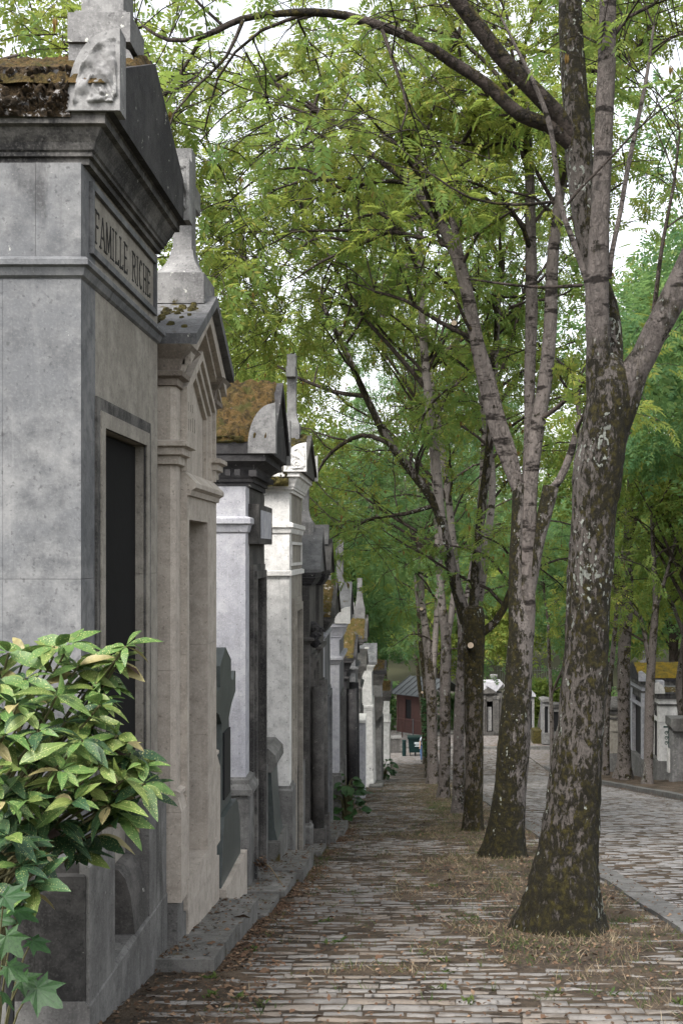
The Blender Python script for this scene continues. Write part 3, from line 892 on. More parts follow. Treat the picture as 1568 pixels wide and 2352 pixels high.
# --- first chapel, the nearest, with the family name
y0, y1, xf = 5.94, 7.82, -1.55
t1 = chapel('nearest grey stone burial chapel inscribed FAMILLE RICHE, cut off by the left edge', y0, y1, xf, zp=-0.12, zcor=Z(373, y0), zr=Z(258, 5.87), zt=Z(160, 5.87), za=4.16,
            wall='grey', front='greywarm', corn='corn', roof='black', depth=2.8, roofX=-1.375, ov=0.07, dY=(6.36, 7.40), dtop=2.05, zdoor=-0.10, thr_out=-0.10, frame=0.02, fw=0.15,  # same stone throughout: cool side and warm front carry the light's tint
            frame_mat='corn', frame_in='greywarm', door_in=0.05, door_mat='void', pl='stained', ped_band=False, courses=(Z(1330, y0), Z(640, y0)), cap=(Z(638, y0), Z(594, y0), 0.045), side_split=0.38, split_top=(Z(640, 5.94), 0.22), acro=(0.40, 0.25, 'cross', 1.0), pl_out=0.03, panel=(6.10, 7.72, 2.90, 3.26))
grid_patch('moss', 'crust', t1, (-4.2, 5.855, 3.50), (-1.575, 5.855, 3.50), (-4.2, 5.855, 3.74), (-1.575, 5.855, 3.74), 230, 22, (0, -1, 0), 0.04, 0.02, 9, ragged=0.015)
grid_patch('moss', 'moss', t1, (-4.2, 5.83, 3.66), (-1.40, 5.83, 3.66), (-4.2, 6.88, 4.165), (-1.40, 6.88, 4.165), 140, 40, (0, -0.4, 0.9), 0.045, -0.5, 6, ragged=0.02)
# pedestal of the roof cross
bm = bmesh.new()
px0, px1, py0, py1 = -1.80, -1.46, 6.62, 6.98
bx(bm, px0, px1, py0, py1, Z(108, 6.69), Z(41, 6.69))
from_bm('pedestal', bm, 'cross', t1, bevel=0.025)
box('pedestal', 'cross', t1, px0 + 0.03, px1 - 0.03, py0 + 0.03, py1 - 0.03, Z(40.5, 6.69), Z(32, 6.69), 0.01)
box('pedestal', 'cross', t1, px0 + 0.06, px1 - 0.05, py0 + 0.06, py1 - 0.05, Z(31.5, 6.69), Z(-60, 6.69), 0.02)
pris('pedestal', 'cross', t1, [(px0, 3.9), (px0, Z(109, 6.69)), (px1 - 0.07, Z(109, 6.69)), (px1 - 0.01, Z(125, 6.69)), (px1 + 0.01, Z(140, 6.69)), (px1 + 0.01, 3.9)], 'y', py0 + 0.02, py1 - 0.02, 0.015)
# incised name
def letter(bm, ch, y, z, w_, h_, x, t=0.0085):
    def seg(a, b, tt=t):
        (ya, za_), (yb, zb_) = a, b
        d = Vector((yb - ya, zb_ - za_)); n = Vector((-d.y, d.x)).normalized() * tt / 2
        q = [(ya + n.x, za_ + n.y), (yb + n.x, zb_ + n.y), (yb - n.x, zb_ - n.y), (ya - n.x, za_ - n.y)]
        prism(bm, [(y + p[0], z + p[1]) for p in q], 'x', x, x + 0.003 + 0.0004 * (len(bm.faces) % 5))
    s = 0.018
    def serif(yy, zz): seg((yy - s, zz), (yy + s, zz), 0.009)
    if ch == 'I': seg((w_ / 2, 0), (w_ / 2, h_)); serif(w_ / 2, 0); serif(w_ / 2, h_)
    if ch in 'FELRH': seg((0.012, 0), (0.012, h_)); serif(0.012, 0); serif(0.012, h_)
    if ch in 'FE': seg((0.012, h_ - 0.006), (w_, h_ - 0.006), 0.010); seg((0.012, h_ * 0.52), (w_ * 0.75, h_ * 0.52), 0.010); seg((w_, h_), (w_, h_ - 0.03), 0.008)
    if ch in 'EL': seg((0.012, 0.006), (w_, 0.006), 0.010); seg((w_, 0), (w_, 0.03), 0.008)
    if ch == 'A': seg((0, 0), (w_ / 2, h_), 0.008); seg((w_ / 2, h_), (w_, 0)); seg((w_ * 0.2, h_ * 0.35), (w_ * 0.8, h_ * 0.35), 0.009); serif(0, 0); serif(w_, 0)
    if ch == 'M': seg((0, 0), (0.01, h_), 0.009); seg((0.01, h_), (w_ / 2, h_ * 0.1)); seg((w_ / 2, h_ * 0.1), (w_ - 0.01, h_), 0.009); seg((w_ - 0.01, h_), (w_, 0)); serif(0, 0); serif(w_, 0)
    if ch == 'H': seg((w_ - 0.012, 0), (w_ - 0.012, h_)); seg((0.012, h_ / 2), (w_ - 0.012, h_ / 2), 0.010); serif(w_ - 0.012, 0); serif(w_ - 0.012, h_)
    if ch == 'R':
        pts = [(0.012, h_ - 0.005)] + [(w_ * 0.55 + w_ * 0.35 * math.sin(a), h_ * 0.75 + h_ * 0.22 * math.cos(a)) for a in np.linspace(0, math.pi, 7)] + [(0.012, h_ * 0.53)]
        for a, b in zip(pts, pts[1:]): seg(a, b, 0.011)
        seg((w_ * 0.45, h_ * 0.52), (w_, 0))
    if ch == 'C':
        pts = [(w_ * 0.55 + w_ * 0.5 * math.cos(a), h_ / 2 + h_ / 2 * math.sin(a)) for a in np.linspace(0.9, 2 * math.pi - 0.9, 12)]
        for a, b in zip(pts, pts[1:]): seg(a, b, 0.012)
ins = box('name_field', 'greywarm', t1, xf - 0.01, xf + 0.0004, 6.14, 7.68, 2.94, 3.22, 0)
yy = 6.215
for ch in 'FAMILLE RICHE':
    wd = {'M': 0.105, 'A': 0.095, 'I': 0.04, ' ': 0.075, 'H': 0.09, 'C': 0.085, 'R': 0.085}.get(ch, 0.075)
    if ch != ' ':
        bm = bmesh.new(); letter(bm, ch, yy, 2.985, wd, 0.165, xf + 0.0006); from_bm('letter', bm, 'letter', ins)
    yy += wd + 0.031
# low walls either side of the step
for (a, b) in ((5.92, 6.45), (7.34, 7.87)):
    pris('low_wall', 'stained' if a < 6 else 'plinth', t1, [(-1.98, -1.5), (-1.553, -1.5), (-1.553, -0.11), (-1.98, -0.06)], 'y', a + 0.004, b - 0.004, 0.012)
    pris('low_wall_face', 'plinth', t1, [(-1.552, -1.5), (-1.503, -1.5), (-1.503, -0.13), (-1.552, -0.10)], 'y', a, b, 0.012)
pris('step', 'plinth', t1, [(-1.95, -1.6), (-1.497, -1.6), (-1.497, -0.80), (-1.52, -0.775), (-1.95, -0.775)], 'y', 5.90, 7.88, 0.015)
bm = bmesh.new()
prism(bm, [(-1.645, -0.772), (-1.505, -0.772), (-1.53, -0.56), (-1.56, -0.46), (-1.60, -0.41), (-1.645, -0.40)], 'y', 6.95, 7.335)
from_bm('broken_slab', bm, 'dark', t1, bevel=0.01)

# --- second chapel: beige, gothic
y0, y1, xf = 7.97, 9.66, -1.465
r = thing('burial_chapel', 'beige gothic burial chapel with steep plain gable and grey stone cross', 'burial chapel', (-2.6, 8.8, gz(8.8)), GRP)
t2 = r
Xb = -3.6
zc = Z(886, 7.97)
zpier = [(-0.55, Z(1816, 7.97)), (Z(1816, 7.97), Z(1540, 7.97)), (Z(1540, 7.97), Z(1268, 7.97)), (Z(1268, 7.97), Z(1068, 7.97)), (Z(1040, 7.97), zc)]
dY0, dY1, dtop = 8.25, 9.05, Z(1194, 8.3)
for (a, b) in zpier:
    pris('pier_block', 'beige', r, [(xf - 0.3, y0), (xf - 0.03, y0), (xf, y0 + 0.03), (xf, y0 + 0.19), (xf - 0.3, y0 + 0.19)], 'z', a + 0.001, b - 0.001, 0.006)
    pris('pier_block', 'beige', r, [(xf - 0.3, y1), (xf - 0.03, y1), (xf, y1 - 0.03), (xf, y1 - 0.19), (xf - 0.3, y1 - 0.19)][::-1], 'z', a + 0.001, b - 0.001, 0.006)
    box('wall_block', 'beige', r, Xb, xf - 0.302, y0 + 0.02, y0 + 0.28, a + 0.001, b - 0.001, 0.005)
mould('string_course', 'beige', r, [(0.0, Z(1068, 7.97)), (0.03, Z(1066, 7.97)), (0.03, Z(1048, 7.97)), (0.06, Z(1045, 7.97)), (0.06, Z(1030, 7.97)), (0.09, Z(1026, 7.97)), (0.09, Z(1015, 7.97)), (0.002, Z(1009, 7.97))], y0, y0 + 0.19, xf, Xb)
mould('string_course', 'beige', r, [(0.0, Z(1068, 7.97)), (0.03, Z(1066, 7.97)), (0.03, Z(1048, 7.97)), (0.06, Z(1045, 7.97)), (0.06, Z(1030, 7.97)), (0.09, Z(1026, 7.97)), (0.09, Z(1015, 7.97)), (0.002, Z(1009, 7.97))], y1 - 0.19, y1, xf, Xb)
# sloped offset above the pier base and the heavier base
for (a, b) in ((y0 - 0.02, y0 + 0.2), (y1 - 0.2, y1 + 0.02)):
    box('pier_base', 'beige', r, xf - 0.32, xf + 0.045, a, b, Z(2072, 7.97), Z(1866, 7.97), 0.02)
    pris('pier_offset', 'beige', r, [(xf - 0.3, Z(1865, 7.97)), (xf + 0.045, Z(1865, 7.97)), (xf + 0.02, Z(1832, 7.97)), (xf + 0.035, Z(1828, 7.97)), (xf + 0.035, Z(1820, 7.97)), (xf + 0.002, Z(1815, 7.97)), (xf - 0.3, Z(1815, 7.97))], 'y', a + 0.005, b - 0.005, 0.004)
box('plinth', 'plinth', r, Xb, xf + 0.02, y0 - 0.015, y0 + 0.3, -2.0, Z(2074, 7.97), 0.015)
box('plinth', 'beige', r, Xb, xf + 0.035, y0 + 0.302, y1 + 0.03, -2.0, -1.0, 0.015)
box('threshold', 'beige', r, xf - 0.5, xf + 0.05, y0 + 0.2, y1 - 0.2, -0.998, -0.80, 0.012)
# door jambs and the blind arch above
XJ = xf + 0.045
for (a, b) in ((y0 + 0.192, dY0), (dY1, y1 - 0.192)):
    for c, d in ((-0.798, 0.05), (0.052, 0.72), (0.722, Z(1140, 8.3))):
        box('jamb_block', 'beige', r, xf - 0.4, XJ, a, b, c, d, 0.01)
box('lintel', 'beige', r, xf - 0.4, XJ - 0.001, dY0 + 0.001, dY1 - 0.001, dtop, Z(1140, 8.3), 0.012)
pris('lintel_moulding', 'beige', r, [(XJ - 0.1, Z(1140, 8.3) + 0.001), (XJ + 0.02, Z(1140, 8.3) + 0.001), (XJ + 0.03, Z(1128, 8.3)), (XJ + 0.06, Z(1122, 8.3)), (XJ + 0.06, Z(1112, 8.3)), (XJ - 0.02, Z(1085, 8.3)), (XJ - 0.1, Z(1085, 8.3))], 'y', y0 + 0.2, y1 - 0.2, 0.004)
zg0 = Z(1085, 8.3) + 0.001
Ya, Yb, Yc = y0 + 0.193, y1 - 0.193, (y0 + y1) / 2
zs_, zap = Z(905, 8.3), 3.02
pris('gable_panel', 'beige', r, [(Ya, zg0), (Yb, zg0), (Yb, zc + 0.12), (Yc, zap), (Ya, zc + 0.12)], 'x', xf - 0.3, xf - 0.035, 0)
for k, (ins, out) in enumerate(((0.0, 0.045), (0.055, 0.02), (0.11, -0.005))):
    bm = bmesh.new()
    t = 0.045
    for s in (1, -1):
        e = Ya + ins if s == 1 else Yb - ins
        zz = zs_ - ins * 0.6
        za_ = zap - 0.16 - ins * 1.15
        prism(bm, [(e, zg0), (e + s * t, zg0), (e + s * t, zz), (Yc, za_ - t * 1.5), (Yc, za_), (e, zz + 0.03)][::s], 'x', xf - 0.034, xf + out)
    from_bm('arch_moulding', bm, 'beige', r, bevel=0.006)
door(r, dY0 + 0.003, dY1 - 0.003, -0.79, dtop - 0.01, xf - 0.33)
# weathered name over the door, too worn to read: only short strokes are left
bm = bmesh.new()
for (zz, hh_, n, ys_) in ((Z(985, 8.6), 0.11, 7, 8.42), (Z(940, 8.6), 0.08, 5, 8.5)):
    for k in range(n):
        yk = ys_ + k * 0.085
        bx(bm, xf - 0.0345, xf - 0.0325, yk, yk + 0.007, zz, zz + hh_ * random.uniform(0.6, 1))
from_bm('worn_inscription', bm, 'beigedark', r)
# corbels and cornice carrying the roof
mould('corbel', 'beigedark', r, [(0.0, zc), (0.02, zc + 0.002), (0.02, zc + 0.045), (0.055, zc + 0.06), (0.06, zc + 0.09), (0.03, zc + 0.10), (0.05, zc + 0.17), (0.10, zc + 0.23), (0.12, zc + 0.255)], y0, y0 + 0.18, xf, Xb)
mould('corbel', 'beigedark', r, [(0.0, zc), (0.02, zc + 0.002), (0.02, zc + 0.045), (0.055, zc + 0.06), (0.06, zc + 0.09), (0.03, zc + 0.10), (0.05, zc + 0.17), (0.10, zc + 0.23), (0.12, zc + 0.255)], y1 - 0.18, y1, xf, Xb)
zr, zt, za = Z(795, 8.0), Z(770, 8.0), Z(680, 8.8)
pris('gable_wall', 'beige', r, [(y0 + 0.01, zc + 0.002), (y1 - 0.01, zc + 0.002), (y1 - 0.01, zr + 0.03), (Yc, za - 0.07), (y0 + 0.01, zr + 0.03)], 'x', Xb, xf - 0.036, 0)
for k, (d, out) in enumerate(((0.10, 0.06), (0.05, 0.10))):
    bm = bmesh.new()
    for s in (1, -1):
        e = y0 + 0.02 if s == 1 else y1 - 0.02
        prism(bm, [(e, zr - 0.002 - d - 0.07), (e, zr - 0.002 - d + 0.05), (Yc, za - 0.075 - d + 0.05), (Yc, za - 0.075 - d - 0.07)][::s], 'x', xf - 0.035, xf + out)
    from_bm('raking_moulding', bm, 'beige', r, bevel=0.012)
bm = bmesh.new()
prism(bm, [(8.0 - 0.08, zr), (Yc, za - 0.075), (y1 + 0.06, zr), (y1 + 0.06, zt), (Yc, za), (8.0 - 0.08, zt)], 'x', Xb - 0.1, -1.315)
from_bm('roof', bm, 'roof', r, bevel=0.01)
parts = []
for k in range(46):
    u, v = random.betavariate(1.2, 1.2), random.uniform(0.12, 0.75)
    c = Vector((-1.40 - 0.38 * u, 7.93 + (Yc - 7.93) * v, zt + (za - zt) * v + 0.004))
    rr = random.uniform(0.008, 0.03)
    for _ in range(1):
        th = np.linspace(0, 2 * np.pi, 8, endpoint=False)
        ring = [[c.x + rr * f_ * math.cos(a) * random.uniform(0.7, 1.3), c.y + rr * f_ * math.sin(a) * random.uniform(0.7, 1.3), c.z + dz + (za - zt) / (Yc - 7.93) * rr * f_ * math.sin(a)] for f_, dz in ((1.0, -0.003), (0.75, rr * 0.6)) for a in th]
        V = np.array(ring + [[c.x, c.y, c.z + rr * 0.8]])
        Q = [[j, (j + 1) % 8, 8 + (j + 1) % 8, 8 + j] for j in range(8)] + [[8 + j, 8 + (j + 1) % 8, 8 + (j + 2) % 8, 16] for j in range(0, 8, 2)]
        parts.append((V, np.array(Q)))
V, Q = merge(parts)
np_obj('moss', V, Q, 'mossdark', r, kind='stuff', smooth=True)
cross_on(r, 'cross', -1.56, 8.86, Z(702, 8.7), Z(632, 8.7), Z(343, 8.8), Z(440, 8.8), wx=0.135, wy=0.19, arm=0.3, ped=(0.36, 0.5, 0), flare=Z(570, 8.8) - Z(632, 8.8))
slab(r, -1.6, -1.14, 7.5, 8.62, Z(2204, 7.5), t=0.2)
slab(r, -1.6, -1.13, 8.66, 9.74, Z(2204, 7.5) - 0.14, t=0.2)

# --- granite cross headstone
r = thing('cross_headstone', 'dark green granite cross headstone on pale base beside the beige chapel', 'headstone', (-1.6, 10.4, gz(10.4)))
box('base', 'beige', r, -2.1, -1.385, 9.78, 11.1, -2.2, -1.30, 0.012)
pris('pedestal', 'granite', r, [(9.80, -1.298), (11.0, -1.298), (10.95, -0.98), (10.8, -0.80), (10.72, -0.76), (9.95, -0.76), (9.88, -0.98)], 'x', -1.9, -1.43, 0.01)
bm = bmesh.new()
prism(bm, [(9.96, -0.757), (10.66, -0.757), (10.52, -0.02), (10.70, 0.08), (10.95, 0.16), (10.95, 0.34), (10.88, 0.35), (10.80, 0.27), (10.66, 0.30), (10.66, 0.47), (10.33, 0.60), (10.0, 0.47), (10.0, 0.30), (9.88, 0.27), (9.80, 0.35), (9.72, 0.34), (9.72, 0.14), (9.95, 0.08), (10.10, -0.02)], 'x', -1.80, -1.47)
from_bm('cross', bm, 'granite', r, bevel=0.012)
box('inscription_panel', 'iron', r, -1.469, -1.455, 10.16, 10.52, -0.66, -0.10, 0.006)
slab(r, -1.6, -1.07, 9.80, 10.85, gz(9.8) + 0.03)

# --- third chapel: pale cool stone, mossy roof
y0, y1, xf = 11.5, 13.1, -1.45
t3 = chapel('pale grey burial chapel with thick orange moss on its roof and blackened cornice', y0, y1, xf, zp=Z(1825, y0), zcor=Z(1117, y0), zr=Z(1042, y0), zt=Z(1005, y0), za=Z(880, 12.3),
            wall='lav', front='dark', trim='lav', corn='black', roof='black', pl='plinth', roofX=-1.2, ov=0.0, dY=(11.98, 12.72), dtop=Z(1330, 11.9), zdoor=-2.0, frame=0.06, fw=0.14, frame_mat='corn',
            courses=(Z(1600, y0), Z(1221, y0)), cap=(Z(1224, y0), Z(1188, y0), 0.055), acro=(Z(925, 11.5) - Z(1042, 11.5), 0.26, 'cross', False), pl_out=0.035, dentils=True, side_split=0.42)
moss_roof(t3, 'moss', y0, 12.3, -1.22, -3.7, Z(1005, y0), Z(880, 12.3), 0.075, -0.4, 0.01)
grid_patch('moss', 'mossdark', t3, (-3.6, y0 - 0.005, Z(1018, y0)), (-1.45, y0 - 0.005, Z(1018, y0)), (-3.6, y0 - 0.02, Z(1000, y0)), (-1.45, y0 - 0.02, Z(1000, y0)), 70, 6, (0, -1, 0.2), 0.035, -0.2, 8)
box('plaque', 'dark', t3, xf - 0.01, xf + 0.10, 11.72, 12.95, Z(1249, 11.8), Z(1158, 11.8), 0.015)
box('plaque', 'lav', t3, xf + 0.101, xf + 0.108, 11.86, 12.8, Z(1236, 11.8), Z(1171, 11.8), 0.01)
mould('base_moulding', 'plinth', t3, [(0.0, Z(1785, y0)), (0.04, Z(1790, y0)), (0.04, Z(1800, y0)), (0.07, Z(1812, y0)), (0.07, Z(1824, y0)), (0.0, Z(1825, y0))][::-1], y0, y0 + 0.4, xf, -3.7)
slab(t3, -1.5, -1.05, 11.2, 12.4, gz(11.2) + 0.06)
slab(t3, -1.5, -0.99, 12.55, 14.1, gz(12.55) + 0.12, t=0.2)

# --- small grey headstone
r = thing('headstone', 'small grey headstone with slanted cap between mossy chapel and white chapel', 'headstone', (-1.5, 13.6, gz(13.6)))
box('base', 'slab', r, -2.0, -1.29, 13.17, 14.12, -2.6, Z(1940, 13.1), 0.012)
pris('stone', 'granite', r, [(-1.85, Z(1940, 13.1)), (-1.33, Z(1940, 13.1)), (-1.36, -1.6), (-1.40, -0.98), (-1.75, -0.98)], 'y', 13.3, 13.95, 0.012)
pris('cap', 'slab', r, [(-1.85, -0.978), (-1.38, -0.978), (-1.33, -0.90), (-1.34, -0.80), (-1.42, -0.72), (-1.85, -0.72)], 'y', 13.2, 14.03, 0.012)

# --- fourth chapel: white
y0, y1, xf = 14.2, 16.0, -1.28
t4 = chapel('tall white limestone burial chapel with carved corner ornament and roof cross', y0, y1, xf, zp=Z(1805, y0), zcor=Z(1132, y0), zr=Z(1085, y0), zt=Z(1076, y0), za=Z(1000, 15.1),
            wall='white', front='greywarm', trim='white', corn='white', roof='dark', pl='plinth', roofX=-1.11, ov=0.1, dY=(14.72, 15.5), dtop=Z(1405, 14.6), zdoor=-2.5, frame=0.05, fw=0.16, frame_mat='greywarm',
            courses=(Z(1560, y0), Z(1458, y0), Z(1310, y0), Z(1226, y0)), cap=(Z(1226, y0), Z(1201, y0), 0.045), band=(Z(1323, y0), Z(1310, y0), 0.03), acro=(0.34, 0.26, 'white', 0.15), panel=(14.36, 15.85, Z(1300, 14.3), Z(1244, 14.3)), pl_out=0.04)
cross_on(t4, 'cross', -1.33, 15.1, Z(1010, 15.0), Z(972, 15.0), Z(815, 15.1), Z(858, 15.1), wx=0.11, wy=0.15, arm=0.2, ped=(0.20, 0.26, 0), flare=0.13)
moss_roof(t4, 'mossdark', y0, 15.1, -1.12, -3.6, Z(1076, y0), Z(1000, 15.1), 0.04, -0.3, 0.1)
grid_patch('moss', 'mossdark', t4, (-2.2, 14.05, Z(1118, y0)), (-1.28, 14.05, Z(1118, y0)), (-2.2, 14.15, Z(1085, y0)), (-1.28, 14.15, Z(1085, y0)), 30, 8, (0, -1, 0.3), 0.06, 0.0, 8)
slab(t4, -1.4, -0.99, 15.4, 16.3, gz(15.4) + 0.05)

# --- the rest of the row
t5 = chapel('small blackened burial chapel with grey gable just beyond the white one', 16.25, 17.5, -1.2, -2.2, Z(1345, 16.3), Z(1315, 16.3), Z(1308, 16.3), Z(1212, 16.9), wall='dark', corn='black', roof='roof', roofX=-1.08, ov=0.06,
            dtop=-0.1, zdoor=-2.6, cap=(Z(1480, 16.3), Z(1465, 16.3), 0.06), acro=None, frame=0.07, frame_mat='dark')
cross_on(t5, 'cross', -1.3, 16.9, Z(1240, 16.8), Z(1200, 16.8), Z(1080, 16.9), wx=0.09, wy=0.12, arm=0.17, ped=(0.24, 0.3, 0), flare=0.16)
parts = []
for k in range(9):   # carved bracket by the door
    c = Vector((-1.13 + random.uniform(-.05, .05), 16.45 + random.uniform(-.1, .15), Z(1440 + k * 5, 16.4)))
    path = [(c.x + 0.06 * math.cos(a) * (1 - a / 12), c.y + 0.02 * math.sin(a * 2), c.z + 0.05 * math.sin(a) * (1 - a / 12)) for a in np.linspace(0, 9, 12)]
    parts.append(tube_arrays(path, [0.026] * 12, 6))
V, Q = merge(parts)
np_obj('carved_bracket', V, Q, 'black', t5, smooth=True)
for yy in (16.45, 17.3):
    bm = bmesh.new()
    bmesh.ops.create_cone(bm, cap_ends=True, segments=18, radius1=0.09, radius2=0.08, depth=1.9, matrix=__import__('mathutils').Matrix.Translation((-1.10, yy, -1.35)))
    from_bm('column', bm, 'dark', t5, smooth=True)
    box('column_base', 'dark', t5, -1.2, -0.99, yy - 0.11, yy + 0.11, -3.0, -2.3, 0.02)
t5b = chapel('dark narrow burial chapel with double slab gable behind the blackened chapel', 17.6, 18.6, -1.16, -2.5, Z(1345, 17.6), Z(1318, 17.6), Z(1310, 17.6), Z(1238, 18.1), wall='dark', corn='black', roof='dark', roofX=-1.02, ov=0.05,
             dtop=-0.6, zdoor=-2.8, cap=(Z(1500, 17.6), Z(1485, 17.6), 0.05), frame=0.05, frame_mat='dark')
box('pedestal', 'cross', t5b, -1.3, -1.05, 17.95, 18.25, Z(1250, 18), Z(1205, 18), 0.02)
slab(t5b, -1.3, -0.92, 17.5, 18.5, gz(17.5) + 0.06)
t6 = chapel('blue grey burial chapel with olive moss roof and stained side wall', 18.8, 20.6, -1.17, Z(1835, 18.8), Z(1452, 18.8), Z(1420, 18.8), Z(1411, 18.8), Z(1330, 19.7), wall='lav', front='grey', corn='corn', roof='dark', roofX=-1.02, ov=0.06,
            dtop=-0.9, zdoor=-3.0, cap=(Z(1470, 18.8), Z(1458, 18.8), 0.04), courses=(Z(1720, 18.8),), frame=0.06, frame_mat='grey')
moss_roof(t6, 'mosspatch', 18.8, 19.7, -1.03, -3.5, Z(1411, 18.8), Z(1330, 19.7), 0.05, -0.8, 0.06)
box('pedestal', 'cross', t6, -1.34, -1.1, 19.6, 19.9, Z(1335, 19.7), Z(1300, 19.7), 0.02)
box('urn_block', 'cross', t6, -1.28, -1.16, 19.68, 19.82, Z(1300, 19.7), Z(1288, 19.7), 0.03)
slab(t6, -1.3, -0.86, 18.9, 20.4, gz(18.9) + 0.08)
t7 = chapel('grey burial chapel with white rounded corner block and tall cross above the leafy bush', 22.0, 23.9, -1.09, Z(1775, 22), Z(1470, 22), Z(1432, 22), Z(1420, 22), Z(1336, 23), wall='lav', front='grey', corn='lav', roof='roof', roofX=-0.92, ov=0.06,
            dtop=-1.3, zdoor=-3.6, cap=(Z(1526, 22), Z(1508, 22), 0.07), acro=(0.30, 0.28, 'white', False), frame=0.06, frame_mat='plinth')
cross_on(t7, 'cross', -1.12, 22.95, Z(1400, 22.9), Z(1355, 22.9), Z(1240, 22.9), Z(1268, 22.9), wx=0.13, wy=0.15, arm=0.2, ped=(0.26, 0.34, 0), flare=0.2)
t8 = chapel('black crusted burial chapel with mossy slab roof and dark columns', 25.8, 27.5, -1.12, -4.4, Z(1545, 25.8), Z(1515, 25.8), Z(1507, 25.8), Z(1458, 26.6), wall='black', corn='black', roof='black', roofX=-0.93, ov=0.06, dtop=-2.1, zdoor=-4.6, cap=(Z(1565, 25.8), Z(1555, 25.8), 0.05), frame=0.05)
moss_roof(t8, 'mosspatch', 25.8, 26.65, -0.95, -3.4, Z(1507, 25.8), Z(1456, 26.6), 0.06, -0.9, 0.06)
for yy in (26.0, 27.3):
    bm = bmesh.new()
    bmesh.ops.create_cone(bm, cap_ends=True, segments=16, radius1=0.13, radius2=0.11, depth=2.2, matrix=__import__('mathutils').Matrix.Translation((-1.02, yy, -2.6)))
    from_bm('column', bm, 'black', t8, smooth=True)
t9 = chapel('dark grey burial chapel with bright patchy moss roof and slender pinnacle cross', 29.3, 31.0, -1.06, -5.0, Z(1500, 29.3), Z(1474, 29.3), Z(1464, 29.3), Z(1412, 30.1), wall='grey', corn='dark', roof='dark', roofX=-0.80, ov=0.06, dtop=-2.3, zdoor=-5.2, cap=(Z(1545, 29.3), Z(1532, 29.3), 0.07), frame=0.05)
moss_roof(t9, 'mosspatch', 29.3, 30.15, -0.82, -3.4, Z(1464, 29.3), Z(1412, 30.1), 0.05, -0.9, 0.06)
cross_on(t9, 'cross', -0.98, 30.1, Z(1422, 30), Z(1395, 30), Z(1328, 30), Z(1345, 30), wx=0.12, wy=0.14, arm=0.16, ped=(0.26, 0.3, 0), flare=0.36)
t9b = chapel('narrow grey burial chapel with weathered pilaster beside the leaning white one', 34.0, 36.0, -1.1, -5.9, Z(1560, 34), Z(1540, 34), Z(1530, 34), Z(1490, 35), wall='plinth', corn='corn', roof='dark', roofX=-0.95, dtop=-3.1, zdoor=-6.1, cap=(Z(1590, 34), Z(1578, 34), 0.06), frame=0.05)
r = thing('grave_kerb', 'low grey grave surround wall in front of the narrow grey chapel', 'grave', (-0.9, 32.6, gz(32.6)))
box('wall', 'lav', r, -1.4, -0.92, 32.2, 33.5, gz(33) - 0.5, Z(1660, 32.2), 0.02)
box('cap', 'white', r, -1.44, -0.9, 32.15, 33.55, Z(1660, 32.2) + 0.001, Z(1654, 32.2), 0.015)
t10 = chapel('bright white leaning burial chapel with grey tilted roof slab', 41.0, 42.8, -0.86, -7.2, Z(1545, 41), Z(1528, 41), Z(1522, 41), Z(1478, 42), wall='white', front='lav', corn='white', roof='grey', roofX=-0.70, dtop=-3.7, zdoor=-7.3, cap=(Z(1634, 41), Z(1622, 41), 0.04), courses=(Z(1580, 41),), frame=0.05, tilt=-0.02, acro=None)
pris('roof_cross', 'white', t10, [(41.6, Z(1520, 42)), (42.0, Z(1520, 42)), (42.0, Z(1486, 42)), (41.6, Z(1486, 42))], 'x', -1.1, -0.95, 0.03)
bm = bmesh.new()
for k, ch in enumerate('TA'):
    z0_, x0_ = Z(1772, 41), -0.99 + k * 0.075
    if ch == 'T':
        bx(bm, x0_, x0_ + 0.05, 40.995, 40.999, z0_ + 0.07, z0_ + 0.085); bx(bm, x0_ + 0.019, x0_ + 0.031, 40.994, 40.9985, z0_, z0_ + 0.069)
    else:
        prism(bm, [(x0_, z0_), (x0_ + 0.012, z0_), (x0_ + 0.031, z0_ + 0.085), (x0_ + 0.019, z0_ + 0.085)], 'y', 40.995, 40.999)
        prism(bm, [(x0_ + 0.05, z0_), (x0_ + 0.038, z0_), (x0_ + 0.021, z0_ + 0.083), (x0_ + 0.031, z0_ + 0.083)], 'y', 40.993, 40.997)
from_bm('letters', bm, 'letter', t10)
slab(t10, -1.0, -0.55, 40.0, 42.6, gz(40) + 0.05)
t11 = chapel('dark grey burial chapel with overhanging arched hood near the path end', 46.0, 48.6, -0.68, -8.0, Z(1575, 46), Z(1548, 46), Z(1540, 46), Z(1516, 47.3), wall='plinth', front='lav', corn='dark', roof='black', roofX=-0.52, dtop=-5.0, zdoor=-8.0, frame=0.05, cap=(Z(1640, 46), Z(1630, 46), 0.05))
pris('arched_hood', 'dark', t11, [(-1.6, Z(1660, 46)), (-1.2, Z(1662, 46)), (-0.9, Z(1658, 46)), (-0.66, Z(1640, 46)), (-0.63, Z(1600, 46)), (-1.6, Z(1600, 46))], 'y', 45.8, 46.02, 0.02)
moss_roof(t11, 'moss', 46.0, 47.3, -0.55, -2.5, Z(1540, 46), Z(1516, 47.3), 0.06, 0.0, 0.06)
t12 = chapel('small cream burial chapel with moss tufts, last before the waste bin', 55.5, 58.0, -0.46, -9.2, Z(1610, 55.5), Z(1592, 55.5), Z(1586, 55.5), Z(1565, 56.7), wall='white', front='greywarm', corn='dark', roof='dark', roofX=-0.36, dtop=-6.4, zdoor=-9.3, frame=0.04, cap=(Z(1662, 55.5), Z(1656, 55.5), 0.06))
moss_roof(t12, 'moss', 55.5, 56.75, -0.4, -2.4, Z(1586, 55.5), Z(1565, 56.7), 0.08, -0.4, 0.06)
r = thing('grave_box', 'dark square grave box at the left path edge before the brick hut', 'grave', (-0.1, 74, gz(74)))
